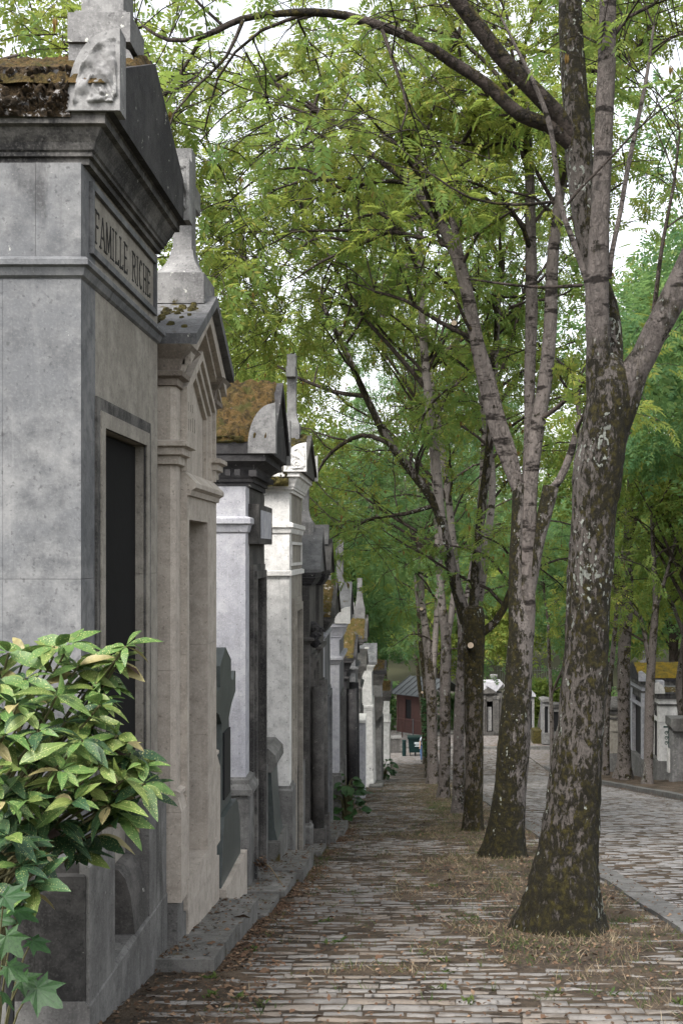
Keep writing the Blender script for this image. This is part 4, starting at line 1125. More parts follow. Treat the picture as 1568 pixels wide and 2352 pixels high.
box('box', 'dark', r, -0.75, 0.08, 74, 75.0, gz(74) - 0.3, gz(74) + 0.85, 0.03)
box('lid', 'plinth', r, -0.8, 0.12, 73.95, 75.05, gz(74) + 0.851, gz(74) + 0.93, 0.02)
# ------------------------------------------------------------------ chapels across the road
GR = 'burial chapels across the road'
def far_chapel(label, Xf, Y0, Y1, zb, zc, zr, zt, za, wall, roof, corn='corn', depth=3.0, front_dark=True, moss=None, cat='burial chapel'):
    """front faces the road (towards -X); the side towards the camera is at Y0"""
    r = thing('burial_chapel', label, cat, (Xf + depth / 2, (Y0 + Y1) / 2, zb), GR)
    zb -= 0.4
    pl = zb + 0.4 + 0.55
    Xr = Xf + depth
    box('plinth', 'plinth', r, Xf - 0.06, Xr, Y0 - 0.06, Y1 + 0.06, zb, pl, 0.02)
    box('side_wall', wall, r, Xf + 0.34, Xr - 0.1, Y0 + 0.03, Y1 - 0.03, pl + 0.001, zc, 0.01)
    for a in (Y0, Y1 - 0.34):
        box('pilaster', wall, r, Xf, Xf + 0.338, a, a + 0.34, pl + 0.001, zc, 0.012)
        box('pilaster_panel', wall, r, Xf + 0.07, Xf + 0.27, a - 0.012, a - 0.001, pl + 0.25, zc - 0.75, 0.008)
    box('door', 'iron', r, Xf + 0.15, Xf + 0.2, Y0 + 0.345, Y1 - 0.345, pl - 0.1, zc - 0.3, 0)
    box('lintel', corn, r, Xf + 0.02, Xf + 0.33, Y0 + 0.342, Y1 - 0.342, zc - 0.3, zc, 0.01)
    for z_, o in ((zc - 0.62, 0.03), (zc - 0.02, 0.05), (zc + (zr - zc) * 0.55, 0.10)):
        box('string_course', wall if o < 0.05 else corn, r, Xf - o, Xr, Y0 - o, Y1 + o, z_ + 0.001, z_ + (0.07 if o < 0.1 else (zr - zc) * 0.45 - 0.002), 0.012)
    box('frieze', wall, r, Xf - 0.01, Xr, Y0 - 0.01, Y1 + 0.01, zc + 0.052, zc + (zr - zc) * 0.55, 0.008)
    Yc = (Y0 + Y1) / 2
    pris('roof', roof, r, [(Y0 - 0.16, zr), (Y1 + 0.16, zr), (Y1 + 0.16, zt), (Yc, za), (Y0 - 0.16, zt)], 'x', Xf - 0.16, Xr + 0.1, 0.015)
    acro = [(Xf - 0.18, zr + 0.002), (Xf - 0.18, zr + 0.38), (Xf - 0.05, zr + 0.42), (Xf + 0.12, zr + 0.28), (Xf + 0.18, zr + 0.1), (Xf + 0.18, zr + 0.002)]
    pris('acroterion', wall, r, acro, 'y', Y0 - 0.2, Y0 - 0.08, 0.015)
    if moss:
        n = Vector((0, -(za - zt), (Yc - Y0))).normalized()
        grid_patch('moss', moss, r, (Xf - 0.15, Y0 - 0.18, zt), (Xr, Y0 - 0.18, zt), (Xf - 0.15, Yc, za), (Xr, Yc, za), 60, 20, n, 0.05, -0.7, 4)
    return r
zb = G(10, 45)
R1 = far_chapel('white burial chapel with mossy tiled roof at the right edge behind the cut stone', X(1512, 45), 45, 46.8, Z(1782, 45), Z(1620, 45), Z(1592, 45), Z(1588, 45), Z(1578, 46), 'white', 'roof', moss='mosspatch')
box('chimney_block', 'lav', R1, X(1518, 45), X(1534, 45), 45.7, 46.1, Z(1580, 46), Z(1562, 46), 0.03)
R2 = far_chapel('large pale burial chapel with bright yellow moss roof across the road', X(1474, 49.5), 49.5, 52.0, Z(1775, 49.5), Z(1590, 49.5), Z(1564, 49.5), Z(1556, 49.5), Z(1520, 50.7), 'lav', 'black', moss='mossyellow', depth=3.6)
R3 = far_chapel('slender ornate grey gothic chapel with stone pinnacle across the road', X(1457, 53.5), 53.5, 54.9, Z(1768, 53.5), Z(1600, 53.5), Z(1570, 53.5), Z(1560, 53.5), Z(1530, 54), 'plinth', 'corn', depth=2.0)
bm = bmesh.new()
for k, (a, b, s) in enumerate(((1571, 1555, 0.32), (1555, 1536, 0.24), (1536, 1518, 0.14))):
    bmesh.ops.create_cone(bm, cap_ends=True, segments=4, radius1=s, radius2=s * 0.7, depth=Z(b, 53.5) - Z(a, 53.5) - 0.004, matrix=__import__('mathutils').Matrix.Translation((X(1460, 53.5) + 0.3, 53.7, (Z(a, 53.5) + Z(b, 53.5)) / 2)))
from_bm('pinnacle', bm, 'plinth', R3)
R4 = far_chapel('low shadowed grey burial chapel seen between two right hand trunks', X(1390, 58), 58, 60.2, Z(1757, 58), Z(1650, 58), Z(1630, 58), Z(1624, 58), Z(1600, 59), 'greywarm', 'dark', depth=2.6)
# statue on the yellow moss chapel
r = thing('statue', 'grey weathered bust statue standing on the yellow moss roof', 'statue', (X(1478, 51), 50.8, Z(1538, 51)), None)
bm = bmesh.new()
cx = X(1478, 51)
rings = []
for z_, rx, ry in ((1541, .34, .25), (1532, .36, .26), (1522, .33, .24), (1515, .28, .22), (1510, .12, .12), (1507, .12, .13), (1503, .16, .17), (1498, .16, .17), (1494, .09, .1)):
    rings.append([bm.verts.new((cx + rx * math.cos(a), 50.8 + ry * math.sin(a), Z(z_, 51))) for a in np.linspace(0, 2 * math.pi, 14, endpoint=False)])
for a, b in zip(rings, rings[1:]):
    for i in range(14): bm.faces.new((a[i], a[(i + 1) % 14], b[(i + 1) % 14], b[i]))
bm.faces.new(rings[-1]); bm.faces.new(rings[0][::-1])
from_bm('bust', bm, 'cross', r, smooth=True)
# cut stone, iron cross and flower boxes at the right edge
r = thing('headstone', 'grey headstone with heavy slanted cap at the right edge across the road', 'headstone', (X(1556, 42.5), 42.8, G(10, 42.5)))
box('stone', 'cross', r, X(1545, 42.5), X(1590, 42.5), 42.6, 43.2, G(10, 42.5) - 0.3, Z(1680, 42.5), 0.02)
pris('cap', 'plinth', r, [(X(1538, 42.5), Z(1650, 42.5)), (X(1590, 42.5), Z(1650, 42.5)), (X(1590, 42.5), Z(1679, 42.5)), (X(1546, 42.5), Z(1679, 42.5)), (X(1538, 42.5), Z(1668, 42.5))], 'y', 42.4, 43.3, 0.02)
r = thing('iron_cross', 'small green iron grave cross before the white chapel', 'cross', (X(1535, 43.5), 43.5, G(10, 43.5)))
bm = bmesh.new()
xc = X(1535, 43.5); zt_, zb_ = Z(1648, 43.5), Z(1718, 43.5)
bx(bm, xc - 0.025, xc + 0.025, 43.48, 43.52, zb_ - 0.3, zt_); bx(bm, xc - 0.19, xc - 0.027, 43.48, 43.52, zt_ - 0.36, zt_ - 0.31); bx(bm, xc + 0.027, xc + 0.19, 43.48, 43.52, zt_ - 0.36, zt_ - 0.31)
from_bm('bars', bm, 'greenpaint', r, bevel=0.006)
parts = [tube_arrays([(xc + sx * 0.09 + 0.07 * math.cos(a) * (1 - a / 14), 43.5, zt_ - 0.55 - k * 0.18 + 0.07 * math.sin(a) * (1 - a / 14)) for a in np.linspace(0, 9, 18)], [0.012] * 18, 6) for sx in (-1, 1) for k in range(3)]
V, Q = merge(parts); np_obj('scrolls', V, Q, 'greenpaint', r, smooth=True)
for lab, px0_, px1_, pa, pb, Y_ in (('taller white stone flower box by the headstone across the road', 1533, 1545, 1722, 1768, 43.0), ('smaller white stone flower box behind the taller one', 1541, 1548, 1708, 1732, 43.6)):
    r = thing('flower_box', lab, 'flower box', (X(px0_, Y_), Y_, Z(pb, Y_)), 'flower boxes across the road')
    box('box', 'white', r, X(px0_, Y_), X(px1_, Y_), Y_, Y_ + 0.2, Z(pb, Y_) - 0.1, Z(pa, Y_), 0.012)
    box('rim', 'white', r, X(px0_, Y_) - 0.012, X(px1_, Y_) + 0.012, Y_ - 0.012, Y_ + 0.212, Z(pa, Y_) + 0.001, Z(pa, Y_) + 0.03, 0.005)

# --- chapels beyond the cross road
GF = 'monuments beyond the cross road'
r = thing('burial_chapel', 'grey cross gabled burial chapel with pale roof and stone urn beyond the crossroads', 'burial chapel', (6.4, 85, gz(85)), GF)
Y_ = 84.0
xa, xb_ = X(1107, Y_), X(1153, Y_)
zb, zw = gz(85) - 0.2, Z(1592, Y_)
d_ = xb_ - xa
box('base', 'dark', r, xa - 0.05, xb_ + 0.05, Y_ - 0.05, Y_ + d_, zb, Z(1682, Y_), 0.02)
for a, b in ((X(1107, Y_), X(1117, Y_)), (X(1131.5, Y_), X(1153, Y_))):
    box('wall', 'dark', r, a, b, Y_, Y_ + d_ - 0.05, Z(1682, Y_) + 0.001, zw, 0.02)
box('wall', 'dark', r, X(1117, Y_) + 0.002, X(1131.5, Y_) - 0.002, Y_ + 0.01, Y_ + 0.4, Z(1611, Y_), zw, 0.02)
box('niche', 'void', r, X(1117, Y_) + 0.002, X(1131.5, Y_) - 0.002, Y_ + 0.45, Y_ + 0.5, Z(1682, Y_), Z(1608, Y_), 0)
box('niche_stone', 'cross', r, X(1119, Y_), X(1129, Y_), Y_ + 0.3, Y_ + 0.42, Z(1680, Y_), Z(1625, Y_), 0.03)
for a, b in ((X(1105, Y_), X(1113, Y_)), (X(1133, Y_), X(1145, Y_))):
    box('column', 'dark', r, a, b, Y_ - 0.12, Y_ - 0.002, Z(1684, Y_), Z(1606, Y_), 0.03)
    box('capital', 'corn', r, a - 0.04, b + 0.04, Y_ - 0.16, Y_ - 0.002, Z(1606, Y_) + 0.002, Z(1598, Y_), 0.02)
xm = (xa + X(1140, Y_)) / 2
pris('gable', 'dark', r, [(xa - 0.12, zw), (X(1140, Y_), zw), (X(1140, Y_), zw + 0.08), (X(1121, Y_), Z(1578, Y_)), (xa - 0.12, zw + 0.08)], 'y', Y_ - 0.2, Y_ + 0.3, 0.01)
pris('roof', 'lav', r, [(xa - 0.2, zw + 0.09), (X(1138, Y_), zw + 0.09), (X(1160, Y_), Z(1576, Y_)), (X(1150, Y_), Z(1565, Y_)), (xa - 0.1, Z(1566, Y_))], 'y', Y_ + 0.02, Y_ + d_, 0.01)
pris('roof', 'lav', r, [(X(1115, Y_), Z(1574, Y_)), (X(1138.5, Y_), Z(1588, Y_)), (X(1155, Y_), Z(1570, Y_)), (X(1150, Y_), Z(1564.5, Y_)), (X(1117, Y_), Z(1566, Y_))], 'y', Y_ - 0.16, Y_ + 0.015, 0.01)
bm = bmesh.new()
xu = X(1135, Y_)
rings = []
for z_, rr in ((1571, .26), (1568, .26), (1566, .12), (1563, .10), (1560, .22), (1556, .26), (1553, .28), (1551, .24)):
    rings.append([bm.verts.new((xu + rr * math.cos(a), Y_ + 0.6 + rr * math.sin(a), Z(z_, Y_))) for a in np.linspace(0, 2 * math.pi, 14, endpoint=False)])
for a, b in zip(rings, rings[1:]):
    for i in range(14): bm.faces.new((a[i], a[(i + 1) % 14], b[(i + 1) % 14], b[i]))
bm.faces.new(rings[-1])
from_bm('urn', bm, 'cross', r, smooth=True)
def small_tomb(label, px0, px1, ptop, pbot, Y_, wall, roof, peak=4, dark=True):
    r = thing('burial_chapel', label, 'burial chapel', (X((px0 + px1) / 2, Y_), Y_, Z(pbot, Y_)), GF)
    xa, xb_ = X(px0, Y_), X(px1, Y_)
    z0, z1 = Z(pbot, Y_) - 0.3, Z(ptop, Y_)
    box('plinth', 'plinth', r, xa - 0.05, xb_ + 0.05, Y_ - 0.05, Y_ + 1.6, z0, z0 + 0.7, 0.02)
    w_ = (xb_ - xa) * 0.25
    box('pilaster', wall, r, xa, xa + w_, Y_, Y_ + 1.5, z0 + 0.701, z1, 0.015)
    box('pilaster', wall, r, xb_ - w_, xb_, Y_, Y_ + 1.5, z0 + 0.701, z1, 0.015)
    box('door', 'iron' if dark else wall, r, xa + w_ + 0.002, xb_ - w_ - 0.002, Y_ + 0.15, Y_ + 0.2, z0 + 0.701, z1 - 0.3, 0)
    box('lintel', wall, r, xa + w_ + 0.002, xb_ - w_ - 0.002, Y_ + 0.02, Y_ + 0.3, z1 - 0.299, z1, 0.01)
    xm = (xa + xb_) / 2
    pris('roof', roof, r, [(xa - 0.1, z1 + 0.001), (xb_ + 0.1, z1 + 0.001), (xb_ + 0.1, z1 + 0.12), (xm, z1 + 0.12 + peak * Y_ / F), (xa - 0.1, z1 + 0.12)], 'y', Y_ - 0.12, Y_ + 1.6, 0.015)
    return r
small_tomb('white tomb front half hidden behind the mossy second trunk', 1206, 1226, 1600, 1690, 82, 'cross', 'lav', 16)
small_tomb('open ruined grey tomb with dark slab right of the second trunk', 1246, 1262, 1612, 1698, 79, 'cross', 'plinth', 2)
small_tomb('flat roofed grey tomb behind the thin young trunk', 1256, 1300, 1625, 1694, 84, 'cross', 'corn', 3)
small_tomb('pale tomb peeking between third and fourth trunk', 1060, 1072, 1640, 1692, 88, 'lav', 'roof', 6)
small_tomb('grey tomb far right beyond the crossroads', 1330, 1375, 1600, 1705, 80, 'greywarm', 'dark', 10)
r = thing('leaning_slab', 'dark leaning grave slab inside the open ruined tomb', 'grave slab', (X(1240, 80), 80, Z(1680, 80)))
pris('slab', 'dark', r, [(X(1235, 80), Z(1672, 80)), (X(1246, 80), Z(1675, 80)), (X(1246, 80), Z(1625, 80)), (X(1243, 80), Z(1621, 80))], 'y', 80.4, 80.55, 0.02)
box('ledge', 'mossdark', r, X(1222, 80), X(1246, 80), 79.6, 81, gz(80), Z(1676, 80), 0.03)
# retaining stone wall and railing behind them
r = thing('stone_wall', 'old rubble stone wall behind the tombs beyond the crossroads', 'wall', (5, 92, gz(92)))
zz = gz(92)
for row in range(7):
    x_ = -6.0 + random.uniform(-.3, 0)
    while x_ < 15:
        L = random.uniform(0.35, 0.75)
        if row < 7:
            box('stone', random.choice(('greywarm', 'plinth', 'beigedark')), r, x_, x_ + L - 0.03, 92 + random.uniform(-.04, .04), 92.5, zz + row * 0.36, zz + row * 0.36 + 0.33, 0.03)
        x_ += L
r = thing('railing', 'grey iron railing on top of the rubble stone wall', 'railing', (8, 92.2, zz + 2.5))
bm = bmesh.new()
for z_ in (0.15, 1.5): bx(bm, 7.4, 15, 92.18, 92.22, zz + 2.52 + z_, zz + 2.56 + z_)
from_bm('rail', bm, 'cross', r)
for k in range(43):
    if k == 0:
        o0 = box('bar', 'cross', r, 7.4, 7.425, 92.235, 92.26, zz + 2.521, zz + 4.25, 0)
    else:
        o1 = o0.copy(); C.objects.link(o1); o1.parent = r; o1.location.x += 0.175 * k

# ------------------------------------------------------------------ brick hut, bin, bollard, person
r = thing('brick_hut', 'red brick hut with grey zinc roof at the end of the path', 'hut', (0.9, 85, -11.2))
A = Vector((-0.15, 85.2)); B = Vector((1.95, 82.95))
d = (B - A).normalized(); n = Vector((d.y, -d.x))          # n points towards the camera
if n.y > 0: n = -n
z0, z1 = -11.35, Z(1591, 85.1)
L = (B - A).length
def hq(u, v, z): return (A.x + d.x * u - n.x * v, A.y + d.y * u - n.y * v, z)
def hbox(name, mat, u0, u1, v0, v1, za_, zb_, par=None, uv=False):
    bm = bmesh.new()
    pts = [hq(u, v, z) for z in (za_, zb_) for u, v in ((u0, v0), (u1, v0), (u1, v1), (u0, v1))]
    v = [bm.verts.new(p) for p in pts]
    uvl = bm.loops.layers.uv.new('UVMap')
    for f in ((0, 3, 2, 1), (4, 5, 6, 7), (0, 1, 5, 4), (1, 2, 6, 5), (2, 3, 7, 6), (3, 0, 4, 7)):
        fc = bm.faces.new([v[i] for i in f])
        for lp in fc.loops:
            co = lp.vert.co
            lp[uvl].uv = ((co.x - A.x) * d.x + (co.y - A.y) * d.y + ((co.x - A.x) * n.x + (co.y - A.y) * n.y), co.z)
    return from_bm(name, bm, mat, par or r)
wu0, wu1, wz0, wz1 = 0.75, 1.45, Z(1650, 84.6), Z(1606, 84.6)
hbox('plinth', 'slab', -0.06, L + 0.06, -0.06, 3.2, z0 - 0.4, z0 + 0.28)
hbox('wall', 'brick', 0, wu0, 0, 0.25, z0 + 0.281, z1)
hbox('wall', 'brick', wu1, L, 0, 0.25, z0 + 0.281, z1)
hbox('wall', 'brick', wu0 + 0.001, wu1 - 0.001, 0, 0.25, z0 + 0.281, wz0)
hbox('wall', 'brick', wu0 + 0.001, wu1 - 0.001, 0, 0.25, wz1, z1)
hbox('wall', 'brick', 0.002, 0.25, 0.252, 3.0, z0 + 0.281, z1)
win = hbox('window', 'iron', wu0, wu1, 0.10, 0.14, wz0, wz1)
for k in range(6):
    hbox('bar', 'iron', wu0 + 0.05 + k * 0.115, wu0 + 0.075 + k * 0.115, 0.03, 0.055, wz0, wz1, win)
hbox('window_frame', 'timber', wu0, wu0 + 0.06, 0.02, 0.09, wz0, wz1, win); hbox('window_frame', 'timber', wu1 - 0.06, wu1, 0.02, 0.09, wz0, wz1, win)
for u in (-0.03, 0.62, 1.55, L - 0.1): hbox('post', 'timber', u, u + 0.11, -0.03, -0.002, z0 + 0.285, wz0 - 0.1 if 0 < u < 1.6 else z1)
hbox('beam', 'timber', -0.03, L, -0.035, -0.003, wz0 - 0.1, wz0 - 0.005)
hbox('beam', 'timber', -0.03, L, -0.035, -0.003, z1 - 0.16, z1 - 0.005)
# roof of standing seam sheets
dp = 3.2
nsh = 7
for k in range(nsh):
    u0, u1 = -0.35 + (L + 0.7) * k / nsh, -0.35 + (L + 0.7) * (k + 1) / nsh - 0.012
    bm = bmesh.new()
    c0 = [hq(u0, -0.4, z1 - 0.02), hq(u1, -0.4, z1 - 0.02), hq(u1, dp / 2, z1 + 1.05), hq(u0, dp / 2, z1 + 1.05)]
    v = [bm.verts.new(p) for p in c0] + [bm.verts.new((p[0], p[1], p[2] - 0.05)) for p in c0]
    for f in ((0, 1, 2, 3), (7, 6, 5, 4), (0, 4, 5, 1), (1, 5, 6, 2), (2, 6, 7, 3), (3, 7, 4, 0)): bm.faces.new([v[i] for i in f])
    sh = from_bm('roof_sheet', bm, 'zinc', r)
    bm = bmesh.new()
    c0 = [hq(u0 - 0.014, -0.41, z1 - 0.018), hq(u0 + 0.016, -0.41, z1 - 0.018), hq(u0 + 0.016, dp / 2, z1 + 1.052), hq(u0 - 0.014, dp / 2, z1 + 1.052)]
    v = [bm.verts.new(p) for p in c0] + [bm.verts.new((p[0], p[1], p[2] + 0.055)) for p in c0]
    for f in ((0, 1, 2, 3), (7, 6, 5, 4), (0, 4, 5, 1), (1, 5, 6, 2), (2, 6, 7, 3), (3, 7, 4, 0)): bm.faces.new([v[i] for i in f])
    from_bm('seam', bm, 'zinc', sh)
bm = bmesh.new()
c0 = [hq(-0.36, dp / 2 + 0.001, z1 + 1.04), hq(L + 0.36, dp / 2 + 0.001, z1 + 1.04), hq(L + 0.36, dp + 0.4, z1), hq(-0.36, dp + 0.4, z1)]
v = [bm.verts.new(p) for p in c0] + [bm.verts.new((p[0], p[1], p[2] - 0.05)) for p in c0]
for f in ((0, 1, 2, 3), (7, 6, 5, 4), (0, 4, 5, 1), (1, 5, 6, 2), (2, 6, 7, 3), (3, 7, 4, 0)): bm.faces.new([v[i] for i in f])
from_bm('roof_back', bm, 'zinc', r)

YB = 71.5
r = thing('wheelie_bin', 'large dark green wheelie bin with white lettering at the end of the path', 'waste bin', (X(953, YB), YB, gz(YB)))
xa, xb_, zt_, zb_ = X(937, YB), X(971, YB), Z(1700, YB), Z(1732, YB)
zt_ = gz(YB) + 1.02; zb_ = gz(YB) + 0.2
bm = bmesh.new()
rings = [[bm.verts.new(p) for p in ((xa + i, YB + i, z_), (xb_ - i, YB + i, z_), (xb_ - i, YB + 0.75 - i, z_), (xa + i, YB + 0.75 - i, z_))] for i, z_ in ((0.05, zb_), (0.0, zt_))]
for i in range(4): bm.faces.new((rings[0][i], rings[0][(i + 1) % 4], rings[1][(i + 1) % 4], rings[1][i]))
bm.faces.new(rings[1]); bm.faces.new(rings[0][::-1])
from_bm('body', bm, 'binplastic', r, bevel=0.03)
box('lid', 'binplastic', r, xa - 0.05, xb_ + 0.04, YB - 0.06, YB + 0.8, zt_ + 0.002, zt_ + 0.09, 0.03)
for x_ in (xa + 0.12, xb_ - 0.16):
    bm = bmesh.new()
    bmesh.ops.create_cone(bm, cap_ends=True, segments=16, radius1=0.1, radius2=0.1, depth=0.05, matrix=__import__('mathutils').Matrix.Translation((x_, YB + 0.15, gz(YB) + 0.1)) @ __import__('mathutils').Matrix.Rotation(math.pi / 2, 4, 'Y'))
    from_bm('wheel', bm, 'iron', r, smooth=False)
box('leg', 'iron', r, (xa + xb_) / 2 - 0.07, (xa + xb_) / 2 + 0.03, YB + 0.1, YB + 0.18, gz(YB), zb_ - 0.002, 0)
bm = bmesh.new()
for (u, ww, z_, hh) in ((0.62, 0.36, 0.70, 0.035), (0.62, 0.36, 0.62, 0.035), (0.62, 0.22, 0.53, 0.03), (0.62, 0.32, 0.44, 0.03)):
    xc = xa + (xb_ - xa) * u; bx(bm, xc - ww / 2, xc + ww / 2, YB - 0.012, YB - 0.004 + 0.02, zb_ + z_ * 0.82, zb_ + z_ * 0.82 + hh)
from_bm('lettering', bm, 'whitepaint', r)
r = thing('bollard', 'short dark green bollard left of the wheelie bin', 'bollard', (X(927.5, YB), YB, gz(YB)))
bm = bmesh.new()
rings = []
for z_, rr in ((-0.1, .115), (0.80, .115), (0.81, .09), (0.84, .09), (0.86, .13), (0.93, .12), (0.96, .06)):
    rings.append([bm.verts.new((X(927.5, YB) + rr * math.cos(a), YB + rr * math.sin(a), gz(YB) + z_)) for a in np.linspace(0, 2 * math.pi, 16, endpoint=False)])
for a, b in zip(rings, rings[1:]):
    for i in range(16): bm.faces.new((a[i], a[(i + 1) % 16], b[(i + 1) % 16], b[i]))
bm.faces.new(rings[-1])
from_bm('post', bm, 'binplastic', r, smooth=False)
# posts of a low fence beside the hut
for k, (px_, pb_, h_, Y_) in enumerate(((923.5, 1679, 1.05, 83), (948, 1695, 1.5, 80))):
    r = thing('fence_post', ('short rusty fence post at the hut corner', 'tall thin pole behind the wheelie bin')[k], 'post', (X(px_, Y_), Y_, gz(Y_)))
    box('pole', ('timber', 'zinc')[k], r, X(px_, Y_) - 0.035, X(px_, Y_) + 0.035, Y_, Y_ + 0.06, gz(Y_) - 0.1, gz(Y_) + h_ + 0.1, 0)
    box('cap', ('timber', 'zinc')[k], r, X(px_, Y_) - 0.045, X(px_, Y_) + 0.045, Y_ - 0.01, Y_ + 0.07, gz(Y_) + h_ + 0.101, gz(Y_) + h_ + 0.14, 0)

def skinned(name, mat, parent, joints, edges, sub=2, root=0):
    me = bpy.data.meshes.new(name)
    base = np.array(wloc(parent))
    me.from_pydata([tuple(np.array(j[:3]) - base) for j in joints], edges, [])
    o = bpy.data.objects.new(name, me); link(o, parent)
    md = o.modifiers.new('skin', 'SKIN'); md.use_smooth_shade = True
    for i, j in enumerate(joints):
        me.skin_vertices[0].data[i].radius = (j[3], j[4] if len(j) > 4 else j[3])
    me.skin_vertices[0].data[root].use_root = True
    sb = o.modifiers.new('sub', 'SUBSURF'); sb.levels = sub; sb.render_levels = sub
    me.materials.append(MAT[mat])
    return o
def person():
    Y_ = 67.3; g = gz(Y_); x = 1.25
    r = thing('person', 'person in white top and blue jeans half hidden behind a mossy trunk', 'person', (x, Y_, g))
    # legs in jeans
    skinned('jeans', 'jeans', r, [(x + .02, Y_, g + .86, .14, .11), (x - .05, Y_, g + .82, .09), (x - .06, Y_ - .03, g + .46, .06), (x - .04, Y_ + .03, g + .10, .05), (x + .10, Y_ + .02, g + .82, .09), (x + .13, Y_ - .08, g + .46, .06), (x + .12, Y_ - .02, g + .10, .05)],
            [(0, 1), (1, 2), (2, 3), (0, 4), (4, 5), (5, 6)])
    for sx in (-.04, .12):
        skinned('shoe', 'shoe', r, [(x + sx, Y_ + .05, g + .06, .045), (x + sx, Y_ - .08, g + .045, .045), (x + sx, Y_ - .18, g + .035, .035)], [(0, 1), (1, 2)])
    # trunk leaning to the right, shirt with sleeves
    skinned('shirt', 'shirt', r, [(x + .02, Y_, g + .90, .15, .12), (x + .07, Y_, g + 1.10, .15, .11), (x + .13, Y_, g + 1.30, .17, .11), (x - .04, Y_ - .02, g + 1.32, .07), (x - .12, Y_ - .05, g + 1.16, .055), (x + .30, Y_ - .02, g + 1.32, .07), (x + .36, Y_ - .06, g + 1.14, .055), (x + .15, Y_, g + 1.40, .06)],
            [(0, 1), (1, 2), (2, 3), (3, 4), (2, 5), (5, 6), (2, 7)])
    skinned('body', 'skin', r, [(x + .15, Y_, g + 1.38, .05), (x + .17, Y_ - .01, g + 1.45, .055), (x + .18, Y_ - .03, g + 1.53, .085, .095), (x + .185, Y_ - .03, g + 1.62, .08, .09)], [(0, 1), (1, 2), (2, 3)])
    skinned('hair', 'hair', r, [(x + .18, Y_ + .03, g + 1.50, .06), (x + .185, Y_ + .02, g + 1.60, .085), (x + .185, Y_ - .01, g + 1.67, .08)], [(0, 1), (1, 2)])
    for s, hx in ((-1, x - .13), (1, x + .37)):
        skinned('arm', 'skin', r, [(hx, Y_ - .05, g + 1.17, .04), (hx - .01 * s, Y_ - .12, g + .98, .033), (hx, Y_ - .18, g + .88, .032), (hx, Y_ - .2, g + .82, .03)], [(0, 1), (1, 2), (2, 3)])
        for k in range(5):
            a = (k - 2) * .017
            skinned('finger', 'skin', r, [(hx + a * .6, Y_ - .2, g + .83, .011), (hx + a, Y_ - .215, g + .77 + abs(k - 2) * .006, .009), (hx + a, Y_ - .205, g + .735 + abs(k - 2) * .008, .008)], [(0, 1), (1, 2)], sub=1)
    return r
person()
# ------------------------------------------------------------------ leaves: templates
def spray_template(pairs, droop=0.25, wl=0.13, ll=0.34):
    """one compound leaf along +x, unit length, diamond leaflets"""
    V, Q = [], []
    def leaflet(bxy, ang, length, width, tilt):
        o = len(V)
        bxv = np.array(bxy)
        dx = np.array([math.cos(ang), math.sin(ang), -0.25 - tilt])
        sd = np.array([-math.sin(ang), math.cos(ang), 0.0])
        V.append(bxv); V.append(bxv + dx * length * 0.42 + sd * width / 2 + np.array([0, 0, 0.02])); V.append(bxv + dx * length); V.append(bxv + dx * length * 0.42 - sd * width / 2 + np.array([0, 0, 0.02]))
        Q.append((o, o + 1, o + 2, o + 3))
    for k in range(pairs):
        t = 0.28 + 0.62 * k / max(1, pairs - 1)
        b = (t, 0, -droop * t * t)
        s = 1.0 - 0.25 * abs(t - 0.6)
        leaflet(b, 0.95, ll * s, wl, 0.1); leaflet(b, -0.95, ll * s, wl, 0.1)
    leaflet((0.92, 0, -droop * 0.85), 0.0, ll, wl, 0.3)
    return np.array(V), np.array(Q)
TPL = {5: spray_template(5), 4: spray_template(4), 3: spray_template(3, wl=0.2, ll=0.42)}
def key_template():
    V, Q = [], []
    for k in range(9):
        a = k * 2.4; b = np.array([0.12 * math.cos(a) * (k % 3) * 0.5, 0.12 * math.sin(a) * (k % 3) * 0.5, -0.1 * (k % 4)])
        sdv = np.array([math.cos(a), math.sin(a), 0]) * 0.07
        o = len(V)
        V += [b, b + sdv + (0, 0, -0.3), b + (0, 0, -0.62), b - sdv + (0, 0, -0.3)]
        Q.append((o, o + 1, o + 2, o + 3))
    return np.array(V), np.array(Q)
KEYT = key_template()
def instance(tpl, pos, dirs, scale, roll=0.5):
    TV, TQ = tpl
    pos = np.asarray(pos, float); dirs = np.asarray(dirs, float); m = len(pos)
    dirs /= np.linalg.norm(dirs, axis=1)[:, None] + 1e-9
    up = np.tile(np.array([0.0, 0, 1.0]), (m, 1)) + rng.normal(0, roll, (m, 3))
    sdv = np.cross(up, dirs); sdv /= np.linalg.norm(sdv, axis=1)[:, None] + 1e-9
    upv = np.cross(dirs, sdv)
    sc = np.asarray(scale, float)[:, None, None]
    V = pos[:, None, :] + sc * (TV[None, :, 0:1] * dirs[:, None, :] + TV[None, :, 1:2] * sdv[:, None, :] + TV[None, :, 2:3] * upv[:, None, :])
    n = len(TV)
    Q = TQ[None, :, :] + (np.arange(m) * n)[:, None, None]
    return V.reshape(-1, 3), Q.reshape(-1, TQ.shape[1])

